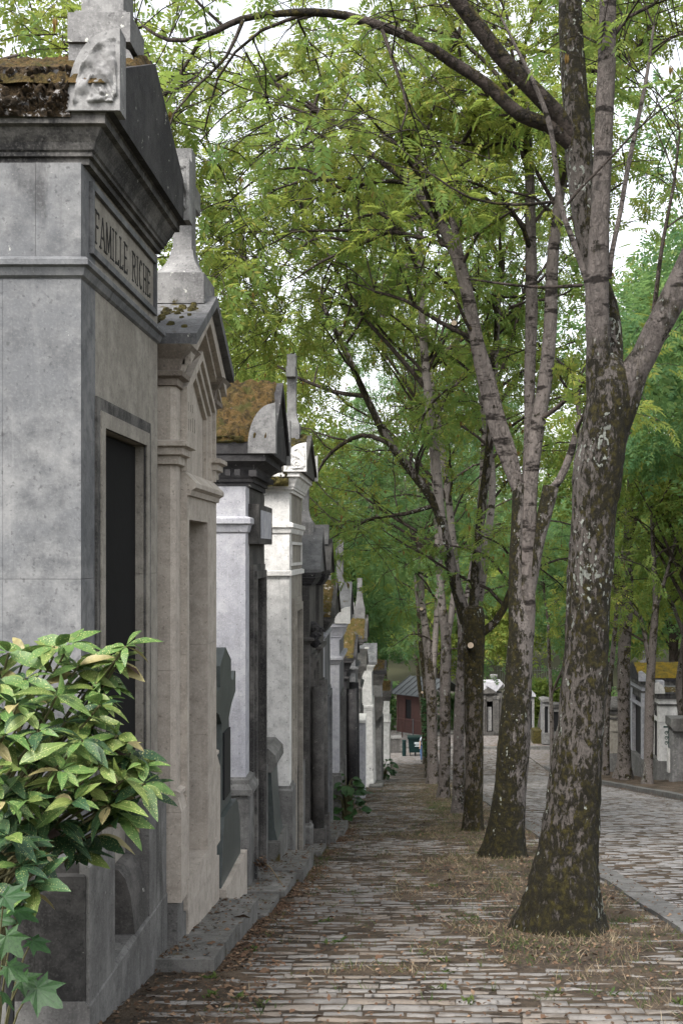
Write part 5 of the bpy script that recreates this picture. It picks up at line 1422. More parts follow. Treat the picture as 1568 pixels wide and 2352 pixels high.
# ------------------------------------------------------------------ trees
GT = 'ash trees in a row between path and road'
def wpts(pl, Ydef):
    out = []
    for p in pl:
        Yp = p[3] if len(p) > 3 else Ydef
        q = P(p[0], p[1], Yp)
        out.append((q.x, q.y, q.z, p[2] * Yp / F / 2))
    return out
def visible(p, m=160):
    Yp = max(p[1], 0.5)
    px = VX + F * p[0] / Yp; py = HY + F * (EYE - p[2]) / Yp
    return Yp > 2 and -m < px < 1568 + m and -m < py < 2352 + m
STAT = {'spray': 0}
def grow(limbs, dens=2.0, sec=(1.2, 2.6), twig=(0.4, 0.9), per=4, sc=0.30, start=0.3, upb=0.35, droop=0.13, bias=None, only_visible=True, rmin=0.010, gap=0.2, zlim=None):
    """secondary branches, twigs and compound leaves grown off the given limbs"""
    branches, pos, dirs, tips = [], [], [], []
    for pts in limbs:
        pts = np.array(pts)
        Ls = np.concatenate([[0], np.cumsum(np.linalg.norm(np.diff(pts[:, :3], axis=0), axis=1))])
        tot = Ls[-1]
        n = max(2, int(tot * (1 - start) * dens))
        for k in range(n + 3):
            s = tot * (start + (1 - start) * (rng.random() if k < n else 1.0))
            i = min(len(pts) - 2, np.searchsorted(Ls, s) - 1); i = max(i, 0)
            f = (s - Ls[i]) / max(1e-6, Ls[i + 1] - Ls[i])
            b = pts[i] * (1 - f) + pts[i + 1] * f
            if only_visible and not visible(b, 420): continue
            tg = pts[i + 1, :3] - pts[i, :3]; tg /= np.linalg.norm(tg) + 1e-9
            a = rng.normal(0, 1, 3); a[2] *= 0.4
            a -= tg * a.dot(tg); a /= np.linalg.norm(a) + 1e-9
            dv = a * 0.85 + tg * 0.55 + np.array([0, 0, upb])
            if bias is not None: dv = dv + np.array(bias)
            dv /= np.linalg.norm(dv)
            L = rng.uniform(*sec) * (1.0 if k < n else 1.15)
            ns = 7
            path = [b[:3].copy()]
            cur = dv.copy()
            for q in range(ns):
                cur = cur + rng.normal(0, 0.16, 3) + np.array([0, 0, -droop])
                cur /= np.linalg.norm(cur)
                path.append(path[-1] + cur * L / ns)
            path = np.array(path)
            if zlim is not None and (path[:, 2] - np.where(path[:, 0] < 0.9, zlim + 0.35, -9)).min() < 0: continue
            r0 = min(b[3] * 0.6, 0.012 + 0.009 * L)
            branches.append(tube_arrays(path, np.linspace(r0, max(0.004, r0 * 0.25), ns + 1), 5, cap=False))
            nt_ = int(L / gap)
            for q in range(nt_ + 2):
                t = 0.18 + 0.82 * (q + rng.random()) / (nt_ + 2)
                i2 = min(ns - 1, int(t * ns)); f2 = t * ns - i2
                bp = path[i2] * (1 - f2) + path[i2 + 1] * f2
                if only_visible and not visible(bp): continue
                td = path[i2 + 1] - path[i2]; td /= np.linalg.norm(td) + 1e-9
                sa = rng.normal(0, 1, 3); sa[2] *= 0.5
                dvv = sa / (np.linalg.norm(sa) + 1e-9) * 0.9 + td * 0.6 + np.array([0, 0, 0.1]); dvv /= np.linalg.norm(dvv)
                lt = rng.uniform(*twig) * (1.1 - 0.5 * t)
                tp = np.array([bp, bp + dvv * lt * 0.5 + np.array([0, 0, -0.02 * lt]), bp + dvv * lt + np.array([0, 0, -0.16 * lt])])
                if zlim is not None and tp[2, 2] < zlim + 0.25 and tp[2, 0] < 0.9: continue
                branches.append(tube_arrays(tp, [0.006, 0.005, 0.003], 3, cap=False))
                for e in range(per):
                    tt = rng.uniform(0.25, 1.0)
                    pp = tp[0] * (1 - tt) + tp[2] * tt
                    ld = dvv * 0.5 + rng.normal(0, 0.65, 3) + np.array([0, 0, -0.25])
                    pos.append(pp); dirs.append(ld)
                tips.append(tp[2])
    STAT['spray'] += len(pos)
    return branches, pos, dirs, tips
def ash_tree(label, Yd, trunk, limbs, barkm, limbm='pale', leafm='leaf', seg=24, step=0.06, roughv=0.10, grow_kw=None, keys=0, tpl=5, sc=0.30, extra_limbs=(), stubs=(), mass=(), group=GT, name='ash_tree', crown_limbs=None):
    tw = wpts(trunk, Yd)
    r = thing(name, label, 'tree', (tw[0][0], tw[0][1], tw[0][2]), group)
    def tub(pl, nm, mat, sg, st, ro, lob=False):
        pt = catmull(pl, st)
        lo = None
        if lob:
            t = np.linspace(0, 1, len(pt)); lo = np.exp(-((pt[:, 2] - pt[0, 2]) / 0.45) ** 2) * 0.16
        V, Q = tube_arrays(pt[:, :3], pt[:, 3], sg, ro, lo, random.uniform(0, 50))
        return np_obj(nm, V, Q, mat, r, smooth=True)
    base = list(tw[0]); base[2] -= 0.12; base[3] *= 1.06
    tub([tuple(base)] + tw, 'trunk', barkm, seg, step, roughv, True)
    lw = []
    for i, l in enumerate(limbs):
        m_ = limbm
        if isinstance(l, dict): m_ = l['m']; l = l['p']
        q = wpts(l, Yd); lw.append(q)
        tub(q, 'limb', m_, max(10, seg // 2), step * 2, roughv * 0.7)
    ex = [wpts(l, Yd) for l in extra_limbs]
    src = [q for i, q in enumerate(lw) if crown_limbs is None or i in crown_limbs] + ex
    kw = dict(sc=sc); kw.update(grow_kw or {})
    br, pos, dirs, tips = grow(src, **kw)
    for q in ex:
        pt = catmull(q, 0.15)
        br.append(tube_arrays(pt[:, :3], pt[:, 3], 6, cap=False))
    pos, dirs = list(pos), list(dirs)
    for (mx, my, mz, ax, ay, az, n_) in mass:
        nc = max(10, n_ // 70)
        top_pts = [q[-1] for q in src] + [q[len(q) // 2] for q in src]
        cl = []
        for k in range(nc):
            u = rng.normal(0, 1, 3); u /= np.linalg.norm(u)
            c = np.array([mx, my, mz]) + u * rng.random() ** 0.4 * np.array([ax, ay, az])
            cl.append((c, rng.uniform(0.35, 0.75)))
            b0 = np.array(min(top_pts, key=lambda t: (t[0] - c[0]) ** 2 + (t[1] - c[1]) ** 2 + (t[2] - c[2]) ** 2 + rng.random() * 4)[:3])
            md = (b0 + c) / 2 + rng.normal(0, 0.25, 3) + (0, 0, 0.2)
            pt = catmull([tuple(b0), tuple(md), tuple(c)], 0.4)
            br.append(tube_arrays(pt, np.linspace(0.030, 0.006, len(pt)), 5, cap=False))
        for k in range(n_):
            c, rr = cl[int(rng.integers(nc))]
            u = rng.normal(0, 1, 3); u /= np.linalg.norm(u)
            pos.append(c + u * rr * rng.random() ** 0.5 * np.array([1.2, 1.2, 0.7])); dirs.append(u + rng.normal(0, 0.5, 3) + (0, 0, -0.5))
        STAT['spray'] += n_
    if br:
        V, Q = merge(br)
        np_obj('branches', V, Q, 'barkd', r, kind='stuff', smooth=True)
    if pos:
        V, Q = instance(TPL[tpl], pos, dirs, rng.uniform(0.75, 1.2, len(pos)) * sc)
        np_obj('crown', V, Q, leafm, r, kind='stuff')
    if keys and tips:
        idx = rng.choice(len(tips), min(keys, len(tips)), replace=False)
        kp = np.array([tips[i] for i in idx])
        V, Q = instance(KEYT, kp, np.tile([1.0, 0.02, 0.0], (len(kp), 1)) + rng.normal(0, 0.3, (len(kp), 3)) * [1, 1, 0.1], rng.uniform(0.08, 0.14, len(kp)), roll=0.08)
        np_obj('seed_clusters', V, Q, 'seeds', r, kind='stuff')
    for (px_, py_, wd, Ys) in stubs:      # sawn branch ends
        c = P(px_, py_, Ys); rr = wd * Ys / F / 2
        V, Q = tube_arrays([c + Vector((0.0, 0.14, -0.05)), c], [rr * 1.25, rr], 12, cap=False)
        st = np_obj('sawn_stub', V, Q, barkm, r, smooth=True)
        bm = bmesh.new()
        bmesh.ops.create_circle(bm, cap_ends=True, segments=14, radius=rr * 0.92)
        bm.transform(__import__('mathutils').Matrix.Translation(c + Vector((0, -0.006, 0))) @ __import__('mathutils').Matrix.Rotation(math.radians(80), 4, 'X'))
        from_bm('cut_face', bm, 'woodcut', st)
    return r
Y = 9.16
ash_tree('nearest large mossy ash tree with white lichen spots and forked trunk', Y,
    [(1292, 2140, 226), (1294, 2090, 186), (1299, 2024, 158), (1305, 1934, 134), (1317, 1814, 122), (1334, 1654, 108), (1348, 1454, 101), (1357, 1254, 102), (1364, 1184, 103), (1372, 1080, 110), (1384, 1002, 106), (1400, 924, 108), (1403, 880, 100), (1404, 850, 74), (1404, 826, 40), (1404, 812, 12)],
    [[(1392, 1010, 62), (1385, 950, 70), (1377, 890, 66), (1372, 840, 58), (1372, 794, 53), (1370, 690, 54), (1374, 560, 48), (1381, 400, 43), (1390, 200, 42), (1395, 0, 38), (1398, -150, 34), (1392, -420, 24), (1400, -700, 10)],
     [(1408, 1010, 62), (1420, 950, 74), (1438, 890, 74), (1456, 850, 66), (1477, 820, 59), (1500, 768, 58), (1536, 703, 60), (1575, 615, 56), (1640, 480, 50), (1710, 320, 42), (1790, 120, 34), (1850, -120, 24), (1900, -420, 12)],
     {'m': 'bark1', 'p': [(1402, 900, 50, 9.25), (1408, 790, 44, 9.35), (1395, 700, 46, 9.45), (1362, 620, 50, 9.5), (1342, 500, 56, 9.5), (1325, 300, 62, 9.5), (1312, 100, 56, 9.5), (1305, -60, 50, 9.5), (1290, -320, 36, 9.6), (1260, -620, 14, 9.7)]},
     {'m': 'barkd', 'p': [(1322, 340, 36, 9.5), (1258, 288, 34, 9.4), (1194, 264, 32, 9.3), (1114, 192, 28, 9.2), (1033, 140, 26, 9.1), (994, 112, 24, 9.0), (938, 84, 22, 9.0), (874, 60, 21, 8.9), (794, 36, 20, 8.9), (714, 28, 18, 8.8), (634, 32, 16, 8.7), (554, 44, 15, 8.6), (466, 84, 12, 8.5), (386, 92, 9, 8.4), (330, 60, 6, 8.4)]},
     {'m': 'barkd', 'p': [(1318, 330, 40, 9.5), (1275, 262, 42, 9.4), (1233, 216, 40, 9.3), (1161, 144, 38, 9.2), (1105, 72, 36, 9.1), (1049, 0, 34, 9.0), (1000, -70, 30, 8.9), (920, -180, 20, 8.8), (820, -260, 9, 8.7)]},
     [(1352, 680, 14), (1345, 640, 14), (1310, 540, 13), (1285, 464, 12), (1265, 304, 12), (1233, 208, 10), (1185, 110, 8), (1150, 40, 5)],
     [(1398, 640, 12), (1405, 576, 12), (1425, 480, 11), (1441, 384, 11), (1481, 192, 9), (1500, 60, 6)]],
    'bark1', 'palefork', 'leaf', seg=44, step=0.045, roughv=0.19, keys=14, sc=0.23, crown_limbs=[3, 4, 5, 6, 2, 1],
    grow_kw=dict(dens=0.85, sec=(0.8, 1.8), start=0.3, per=2, gap=0.26, droop=0.10, upb=0.5, zlim=3.6),
    extra_limbs=[[(466, 84, 10, 8.5), (420, 160, 8, 8.5), (380, 220, 7, 8.5), (360, 180, 5, 8.6), (340, 120, 4, 8.7)],
                 [(560, 42, 10, 8.6), (520, 130, 8, 8.5), (450, 200, 6, 8.4), (400, 260, 5, 8.4), (376, 330, 3, 8.4)],
                 [(714, 28, 10, 8.8), (600, 70, 8, 8.9), (540, 120, 7, 9.0), (500, 180, 6, 9.0), (470, 300, 4, 9.1)],
                 [(874, 60, 9, 8.9), (910, 160, 8, 8.8), (935, 250, 6, 8.7), (920, 300, 4, 8.7)],
                 [(1265, 464, 8, 9.1), (1180, 470, 7, 9.0), (1080, 455, 6, 8.9), (990, 400, 4, 8.8)],
                 [(1335, 655, 9, 9.1), (1240, 660, 7, 9.0), (1140, 650, 6, 8.9), (1070, 640, 4, 8.9)],
                 [(1500, 720, 12, 9.2), (1520, 560, 9, 9.3), (1545, 430, 7, 9.3), (1560, 300, 5, 9.4)],
                 [(1395, 100, 10, 9.2), (1440, 40, 9, 9.2), (1500, 10, 8, 9.3)]])
Y = 15.2
ash_tree('second ash tree with pale ringed stems rising from dark mossy base', Y,
    [(1158, 1970, 118), (1160, 1940, 96), (1168, 1850, 78), (1180, 1700, 72), (1190, 1550, 62), (1197, 1450, 56), (1197, 1400, 44), (1198, 1365, 26), (1198, 1345, 8)],
    [[(1200, 1540, 40), (1205, 1450, 44), (1210, 1350, 39), (1212, 1254, 37), (1218, 1100, 35), (1230, 1000, 35), (1250, 880, 33), (1262, 760, 31), (1268, 600, 28), (1280, 480, 24), (1300, 360, 20)],
     {'m': 'bark2', 'p': [(1190, 1540, 40), (1186, 1450, 38), (1184, 1300, 33), (1188, 1200, 30), (1190, 1110, 28)]},
     [(1190, 1130, 26), (1170, 1080, 26), (1140, 1000, 26), (1115, 900, 27), (1090, 780, 26), (1065, 650, 25), (1035, 560, 24), (990, 480, 22), (940, 420, 18)],
     [(1192, 1120, 22), (1175, 1040, 22), (1148, 960, 24), (1122, 860, 24), (1100, 790, 24), (1080, 690, 22), (1050, 560, 18), (1030, 440, 14)],
     {'m': 'bark2', 'p': [(1212, 1360, 34), (1232, 1250, 34), (1252, 1170, 35), (1264, 1118, 37)]},
     [(1262, 1130, 18), (1285, 1100, 18), (1310, 1040, 17), (1330, 960, 14)],
     [(1205, 1180, 22, 15.4), (1214, 1000, 24, 15.4), (1216, 850, 26, 15.4), (1220, 700, 28, 15.4), (1218, 560, 26, 15.4), (1215, 400, 22, 15.4), (1208, 260, 18, 15.4), (1200, 120, 14, 15.4)]],
    'bark2', 'palefork2', 'leafyel', seg=36, step=0.06, roughv=0.12, keys=16, sc=0.245, crown_limbs=[0, 2, 3, 5, 6], mass=((1.7, 15.6, 7.6, 1.6, 1.8, 2.0, 900), (-0.4, 16.0, 7.8, 1.6, 1.6, 1.2, 500)), stubs=((1042, 742, 14, 15.2),),
    grow_kw=dict(dens=2.6, sec=(1.2, 2.8), start=0.48, per=4, gap=0.22, upb=0.5, droop=0.09),
    extra_limbs=[[(940, 420, 14), (860, 360, 12), (780, 290, 10), (700, 230, 8), (620, 190, 5)], [(1000, 480, 12), (920, 520, 10), (830, 560, 8), (740, 600, 6), (680, 640, 4)],
                 [(1090, 780, 12), (1010, 740, 10), (930, 690, 8), (860, 670, 6)], [(1300, 360, 14), (1340, 240, 12), (1380, 120, 9)], [(1208, 260, 12), (1130, 160, 10), (1050, 90, 8), (960, 60, 5)],
                 [(1230, 300, 10), (1150, 330, 9), (1060, 330, 7), (960, 300, 5)],
                 [(860, 360, 9), (780, 330, 8), (700, 305, 7), (620, 335, 5), (540, 420, 3)], [(920, 520, 8), (760, 420, 7), (680, 385, 6), (600, 405, 5), (520, 470, 4), (478, 525, 2)],
                 [(780, 290, 8), (690, 235, 7), (600, 222, 6), (520, 262, 4), (450, 335, 3)], [(830, 560, 8), (740, 545, 6), (690, 570, 5), (620, 645, 4), (560, 710, 2)],
                 [(700, 230, 7), (630, 190, 6), (560, 192, 5), (490, 232, 4), (432, 305, 2)], [(620, 190, 5), (550, 130, 5), (480, 120, 4), (420, 150, 3), (380, 210, 2)]])
Y = 19.8
ash_tree('third ash tree with many dark upright stems and a sawn branch stub', Y,
    [(1086, 1912, 54), (1087, 1880, 46), (1088, 1700, 42), (1087, 1500, 48), (1086, 1430, 54), (1084, 1395, 48)],
    [{'m': 'bark2', 'p': [(1070, 1430, 30), (1040, 1320, 26), (1018, 1220, 24), (1000, 1160, 22), (950, 1090, 20), (890, 1010, 18), (840, 910, 16), (790, 800, 13), (735, 690, 10)]},
     {'m': 'bark2', 'p': [(1086, 1420, 24), (1092, 1300, 22), (1108, 1150, 20), (1122, 1040, 20), (1132, 900, 17), (1140, 760, 14), (1150, 600, 11)]},
     [(1050, 1360, 22), (1018, 1230, 22), (1000, 1060, 22), (982, 900, 20), (970, 750, 18), (965, 600, 16), (958, 450, 13), (950, 330, 10)],
     {'m': 'bark3', 'p': [(1098, 1460, 20), (1135, 1430, 18), (1155, 1400, 16), (1180, 1330, 12)]},
     [(1100, 1380, 18, 20.2), (1118, 1250, 18, 20.2), (1130, 1100, 16, 20.3), (1110, 950, 14, 20.3), (1085, 800, 11, 20.3)]],
    'bark3', 'pale', 'leaf', seg=26, step=0.08, roughv=0.12, keys=220, sc=0.25, mass=((0.9, 20.6, 7.5, 2.3, 2.0, 3.4, 2100), (-1.3, 20.8, 7.2, 1.8, 2.0, 2.2, 900)), stubs=((1080, 1482, 15, 19.45),),
    grow_kw=dict(dens=2.1, sec=(1.3, 2.8), start=0.42, per=4, gap=0.23, upb=0.5, droop=0.09),
    extra_limbs=[[(900, 1020, 12), (830, 1000, 10), (760, 1040, 8), (720, 1100, 5)], [(840, 910, 12), (770, 900, 9), (690, 870, 7), (620, 830, 4)], [(985, 900, 12), (900, 800, 10), (830, 720, 8), (760, 600, 6), (700, 520, 4)],
                 [(965, 600, 12), (880, 520, 10), (790, 470, 8), (690, 450, 5)], [(1132, 900, 11), (1170, 800, 9), (1200, 680, 7)], [(1000, 1160, 11), (930, 1180, 9), (860, 1190, 7), (790, 1220, 5)]])
Y = 24.8
ash_tree('fourth slim ash tree with dark spotted grey trunk', Y, [(1051, 1872, 34), (1052, 1840, 29), (1053, 1700, 26), (1056, 1600, 25), (1062, 1500, 24), (1060, 1420, 22)],
    [[(1060, 1430, 20), (1045, 1300, 18), (1030, 1150, 16), (1010, 1000, 14), (985, 850, 11)], [(1062, 1430, 16), (1085, 1300, 15), (1100, 1180, 13), (1110, 1000, 10)]],
    'bark4', 'pale', 'leafyel', seg=18, step=0.12, roughv=0.08, keys=220, sc=0.26, tpl=4, mass=((1.3, 25.6, 7.0, 2.8, 2.2, 4.6, 1900), (-1.6, 25.5, 6.5, 1.8, 2.0, 2.8, 700)), grow_kw=dict(dens=1.9, sec=(1.4, 2.8), start=0.35, per=4, gap=0.25, upb=0.5, droop=0.09),
    extra_limbs=[[(1030, 1150, 10), (960, 1060, 8), (880, 980, 6), (800, 930, 4)], [(1045, 1300, 10), (970, 1230, 8), (890, 1180, 6), (820, 1130, 4)], [(1010, 1000, 9), (930, 880, 7), (860, 780, 5)]])
Y = 31.9
ash_tree('fifth ash tree with smooth reddish grey trunk', Y, [(1018, 1836, 34), (1019, 1810, 28), (1022, 1700, 25), (1022, 1560, 25), (1024, 1480, 24), (1016, 1400, 20)],
    [[(1016, 1410, 19), (1008, 1300, 17), (1000, 1150, 14), (985, 980, 11)], [(1024, 1480, 16), (1040, 1380, 14), (1050, 1250, 11)]],
    'bark4', 'pale', 'leafcool', seg=18, step=0.15, roughv=0.06, keys=60, sc=0.30, tpl=4, mass=((1.4, 33, 8.0, 3.4, 2.8, 6.2, 3000),), grow_kw=dict(dens=2.5, sec=(1.6, 3.4), start=0.15, per=4, gap=0.28),
    extra_limbs=[[(1008, 1300, 9), (940, 1230, 7), (870, 1190, 5)], [(1000, 1150, 8), (930, 1080, 6), (860, 1040, 4)]])
Y = 44.0
ash_tree('sixth ash tree with pale ringed leaning trunk and cut branch', Y, [(994, 1800, 34), (994, 1780, 28), (992, 1700, 24), (990, 1600, 24), (985, 1520, 22), (976, 1440, 18)],
    [[(978, 1450, 17), (968, 1380, 15), (965, 1280, 13), (962, 1190, 10), (958, 1100, 7)], [(992, 1560, 16), (1000, 1450, 14), (1005, 1350, 10)]],
    'bark4', 'pale', 'leafcool', seg=16, step=0.2, roughv=0.06, sc=0.38, tpl=4, mass=((1.6, 45, 8.0, 4.4, 3.2, 9.5, 3600),), stubs=((967, 1398, 9, 43.6),), grow_kw=dict(dens=2.0, sec=(1.8, 3.6), start=0.2, per=4, gap=0.32),
    extra_limbs=[[(965, 1280, 8), (920, 1220, 6), (870, 1190, 4)]])
Y = 52.0
ivy = ash_tree('seventh ash tree with dark ivy climbing its trunk', Y, [(984, 1788, 22), (984, 1740, 17), (981, 1650, 15), (977, 1570, 14), (968, 1500, 12), (960, 1420, 9)],
    [[(962, 1430, 8), (955, 1350, 7), (950, 1280, 5)]], 'bark3', 'bark4', 'leafcool', seg=14, step=0.25, sc=0.42, tpl=4, mass=((2.0, 54, 9.5, 5.4, 3.2, 11.0, 3400),), grow_kw=dict(dens=2.6, sec=(1.8, 3.6), start=0.1, per=4, gap=0.34))
pos, dirs = [], []
for k in range(420):
    py_ = random.uniform(1600, 1735); a = random.uniform(math.pi, 2 * math.pi)
    c = P(984 - (1740 - py_) * 0.04, py_, Y); pos.append((c.x + 0.17 * math.cos(a), c.y + 0.17 * math.sin(a), c.z)); dirs.append((math.cos(a), math.sin(a), -0.7))
V, Q = instance((np.array([[0, 0, 0], [0.5, 0.5, 0.05], [1, 0, 0], [0.5, -0.5, 0.05]]), np.array([[0, 1, 2, 3]])), pos, dirs, rng.uniform(0.08, 0.13, len(pos)))
np_obj('ivy', V, Q, 'bergenia', ivy, kind='stuff')
ash_tree('eighth thin mossy tree with a pale sawn stub, next to the person', 66.0, [(976, 1769, 14), (975, 1740, 11), (972, 1680, 10.5), (968, 1620, 10), (962, 1570, 9), (955, 1500, 7)],
    [[(956, 1510, 6), (948, 1440, 5), (940, 1380, 3)]], 'bark3', 'bark4', 'leafyel', seg=14, step=0.3, sc=0.5, tpl=3, stubs=((969, 1590, 6, 65.6),), grow_kw=dict(dens=2.6, sec=(1.8, 3.4), start=0.1, per=4, gap=0.36))

# --- trees across the road
GA = 'trees across the road'
ash_tree('stout smooth grey tree across the road with spreading foot', 47.0, [(1432, 1780, 46), (1432, 1762, 36), (1432, 1700, 29), (1431, 1600, 28), (1432, 1500, 29), (1436, 1430, 30), (1440, 1350, 26), (1441, 1250, 22), (1445, 1130, 18)],
    [[(1436, 1380, 14), (1410, 1300, 11), (1395, 1220, 8)], [(1442, 1250, 12), (1470, 1150, 10), (1490, 1050, 7)], [(1445, 1140, 16), (1450, 1000, 12), (1455, 850, 8)]],
    'bark4', 'barkd', 'leaf', seg=20, step=0.2, roughv=0.05, sc=0.40, tpl=4, group=GA, name='street_tree', grow_kw=dict(dens=2.2, sec=(2.0, 4.0), start=0.1, per=4, gap=0.34))
ash_tree('forked slim tree across the road before the yellow moss chapel', 42.0, [(1487, 1794, 28), (1488, 1775, 22), (1489, 1700, 22), (1491, 1600, 22), (1494, 1530, 20), (1500, 1450, 18), (1506, 1380, 15)],
    [[(1494, 1545, 14), (1486, 1500, 11), (1478, 1450, 10), (1468, 1415, 10), (1440, 1395, 9), (1412, 1378, 8), (1395, 1370, 6)], [(1505, 1390, 14), (1500, 1280, 11), (1495, 1150, 8), (1500, 1050, 6)], [(1504, 1400, 10), (1535, 1300, 8), (1560, 1200, 6)]],
    'bark4', 'bark4', 'leafyel', seg=18, step=0.2, roughv=0.05, sc=0.38, tpl=4, group=GA, name='street_tree', grow_kw=dict(dens=2.2, sec=(1.8, 3.6), start=0.15, per=4, gap=0.34))
ash_tree('knotty tree trunk cut by the right edge of the photo', 44.0, [(1566, 1785, 20), (1565, 1740, 15), (1562, 1640, 14), (1558, 1580, 17), (1564, 1520, 15), (1572, 1450, 12)],
    [[(1570, 1460, 11), (1555, 1420, 9), (1540, 1380, 8), (1520, 1340, 5)], [(1572, 1450, 10), (1590, 1300, 7)]], 'bark4', 'bark4', 'leaf', seg=14, step=0.25, sc=0.40, tpl=4, group=GA, name='street_tree', grow_kw=dict(dens=2.2, sec=(1.8, 3.6), start=0.2, per=4, gap=0.34))
ash_tree('curved thin tree across the road left of the stout one', 50.0, [(1390, 1772, 20), (1391, 1740, 16), (1392, 1650, 14), (1395, 1600, 14), (1404, 1520, 12), (1412, 1440, 11), (1418, 1360, 9)],
    [[(1416, 1390, 8), (1400, 1300, 6), (1380, 1220, 4)], [(1418, 1370, 7), (1430, 1250, 5)]], 'bark4', 'bark4', 'leafcool', seg=14, step=0.25, sc=0.42, tpl=4, group=GA, name='street_tree', grow_kw=dict(dens=2.2, sec=(2.0, 3.8), start=0.1, per=4, gap=0.36))
ash_tree('young thin tree on the corner kerb between second trunk and nearest trunk', 64.0, [(1268, 1757, 14), (1267, 1735, 11), (1266, 1650, 10), (1264, 1580, 9), (1260, 1500, 8), (1258, 1430, 6)],
    [[(1265, 1600, 6), (1280, 1560, 6), (1295, 1530, 5), (1305, 1480, 3)], [(1259, 1450, 5), (1250, 1360, 4), (1240, 1280, 3)]], 'bark4', 'barkd', 'leafcool', seg=12, step=0.3, sc=0.5, tpl=3, group=GA, name='street_tree', grow_kw=dict(dens=3.0, sec=(2.0, 3.8), start=0.1, per=4, gap=0.36))

# --- background trees: rounded loose crowns of leaf clumps on branching trunks
def bg_tree(label, x, y, h, rx, leafm, n=2600, sc=0.55, tpl=3, cz=0.62, group='trees behind the tombs', flat_=0.8, lift_=0):
    z = G(x, y)
    r = thing('broadleaf_tree', label, 'tree', (x, y, z), group)
    parts = []
    top = z + h
    tp = catmull([(x, y, z - 0.2, 0.035 * h ** 0.8), (x + rng.normal(0, .2), y, z + h * 0.3, 0.026 * h ** 0.8), (x + rng.normal(0, .5), y, z + h * 0.6, 0.016 * h ** 0.8), (x + rng.normal(0, .6), y, z + h * 0.85, 0.006 * h ** 0.8)], 0.5)
    V, Q = tube_arrays(tp[:, :3], tp[:, 3], 10, 0.05)
    np_obj('trunk', V, Q, 'barkd', r, smooth=True)
    cl = []
    nc = 34
    for k in range(nc):
        u = rng.normal(0, 1, 3); u /= np.linalg.norm(u); q = rng.random() ** 0.45
        c = np.array([x, y, z + h * cz]) + u * q * np.array([rx, rx, h * (1 - cz) * 0.98])
        if c[2] < z + h * 0.38: c[2] = z + h * (0.38 + 0.12 * rng.random())
        cl.append((c, rng.uniform(0.5, 1.0) * rx * 0.42))
        b0 = tp[int(rng.integers(len(tp) // 3, len(tp)))][:3]
        parts.append(tube_arrays(np.array([b0, (b0 + c) / 2 + (0, 0, 0.25), c]), [0.03 + 0.003 * h, 0.022, 0.008], 5, cap=False))
    V, Q = merge(parts); np_obj('branches', V, Q, 'barkd', r, kind='stuff', smooth=True)
    pos, dirs = [], []
    for k in range(n):
        c, rr = cl[int(rng.integers(nc))]
        u = rng.normal(0, 1, 3); u /= np.linalg.norm(u)
        p = c + u * rr * rng.random() ** 0.5 * np.array([1, 1, flat_])
        pos.append(p); dirs.append(u + rng.normal(0, 0.6, 3) + (0, 0, -0.4))
    if lift_:
        pos = [p + np.array([0, 0, max(0, lift_ - p[2])]) for p in pos]
    V, Q = instance(TPL[tpl], pos, dirs, rng.uniform(0.7, 1.3, n) * sc)
    np_obj('crown', V, Q, leafm, r, kind='stuff')
    STAT['spray'] += n
BG = [  # label, x, y, height, radius, leaves, count, leaf size
    ('tall light green tree behind the nearest two chapels', -7.2, 24, 18.0, 4.4, 'leafyel', 3600, 0.34),
    ('yellow green tree high behind the mossy chapel', -5.8, 34, 14.5, 4.2, 'leafyel', 3600, 0.38),
    ('dark green tree behind the beige chapel cross', -8.5, 40, 19.0, 5.0, 'leaf', 5200, 0.42),
    ('deep green drooping tree above the far chapels', -2.4, 58, 13.0, 4.0, 'leafcool', 4200, 0.42),
    ('mid green tree over the leaning white chapel', -6.0, 50, 20.0, 5.0, 'leaf', 5200, 0.46),
    ('bluish green tree at the left end of the path', -5.0, 76, 19.0, 5.5, 'leafcool', 3600, 0.6),
    ('bright tree behind the brick hut', 3.5, 97, 15.0, 5.5, 'leaf', 3000, 0.7),
    ('broad tree behind the cross gabled chapel', 9.5, 98, 16.0, 6.0, 'leaffar', 3000, 0.75),
    ('green tree beyond the crossroads behind second trunk', 5.5, 90, 13.0, 4.5, 'leafyel', 2600, 0.62),
    ('tall tree right of the crossroads', 14.0, 80, 18.0, 5.5, 'leaf', 3200, 0.62),
    ('light green tree behind the pinnacle chapel', 14.5, 64, 18.0, 5.5, 'leafcool', 3600, 0.55),
    ('yellowish tree above the yellow moss chapel', 14.0, 55, 18.0, 5.0, 'leafyel', 3600, 0.5),
    ('dark leafy tree far behind the right tombs', 24.0, 78, 20.0, 7.0, 'leaffar', 2800, 0.8),
    ('high spreading tree beside the road bend', 10.5, 70, 18.0, 5.0, 'leafcool', 3200, 0.58),
    ('distant pale tree left of the path end', -10.0, 92, 21.0, 6.0, 'leaffar', 2800, 0.8),
    ('tall green tree far behind the brick hut', -1.5, 106, 23.0, 6.5, 'leaffar', 2800, 0.85),
    ('wide tall tree at the far centre', 6.0, 112, 25.0, 7.5, 'leaffar', 2800, 0.95),
    ('tall yellow green tree at the far right', 18.0, 108, 25.0, 8.0, 'leafyel', 2600, 0.95),
    ('airy roadside tree overhanging the road at the upper right', 8.7, 26, 21.0, 5.2, 'leafcool', 9000, 0.32),
    ('leafy roadside tree reaching in from the right edge', 9.6, 33, 19.5, 4.6, 'leafcool', 7000, 0.36),
    ('fresh green roadside tree at the right above the tombs', 10.2, 42, 21.0, 5.0, 'leaf', 6000, 0.42),
]
for b in BG: bg_tree(*b)
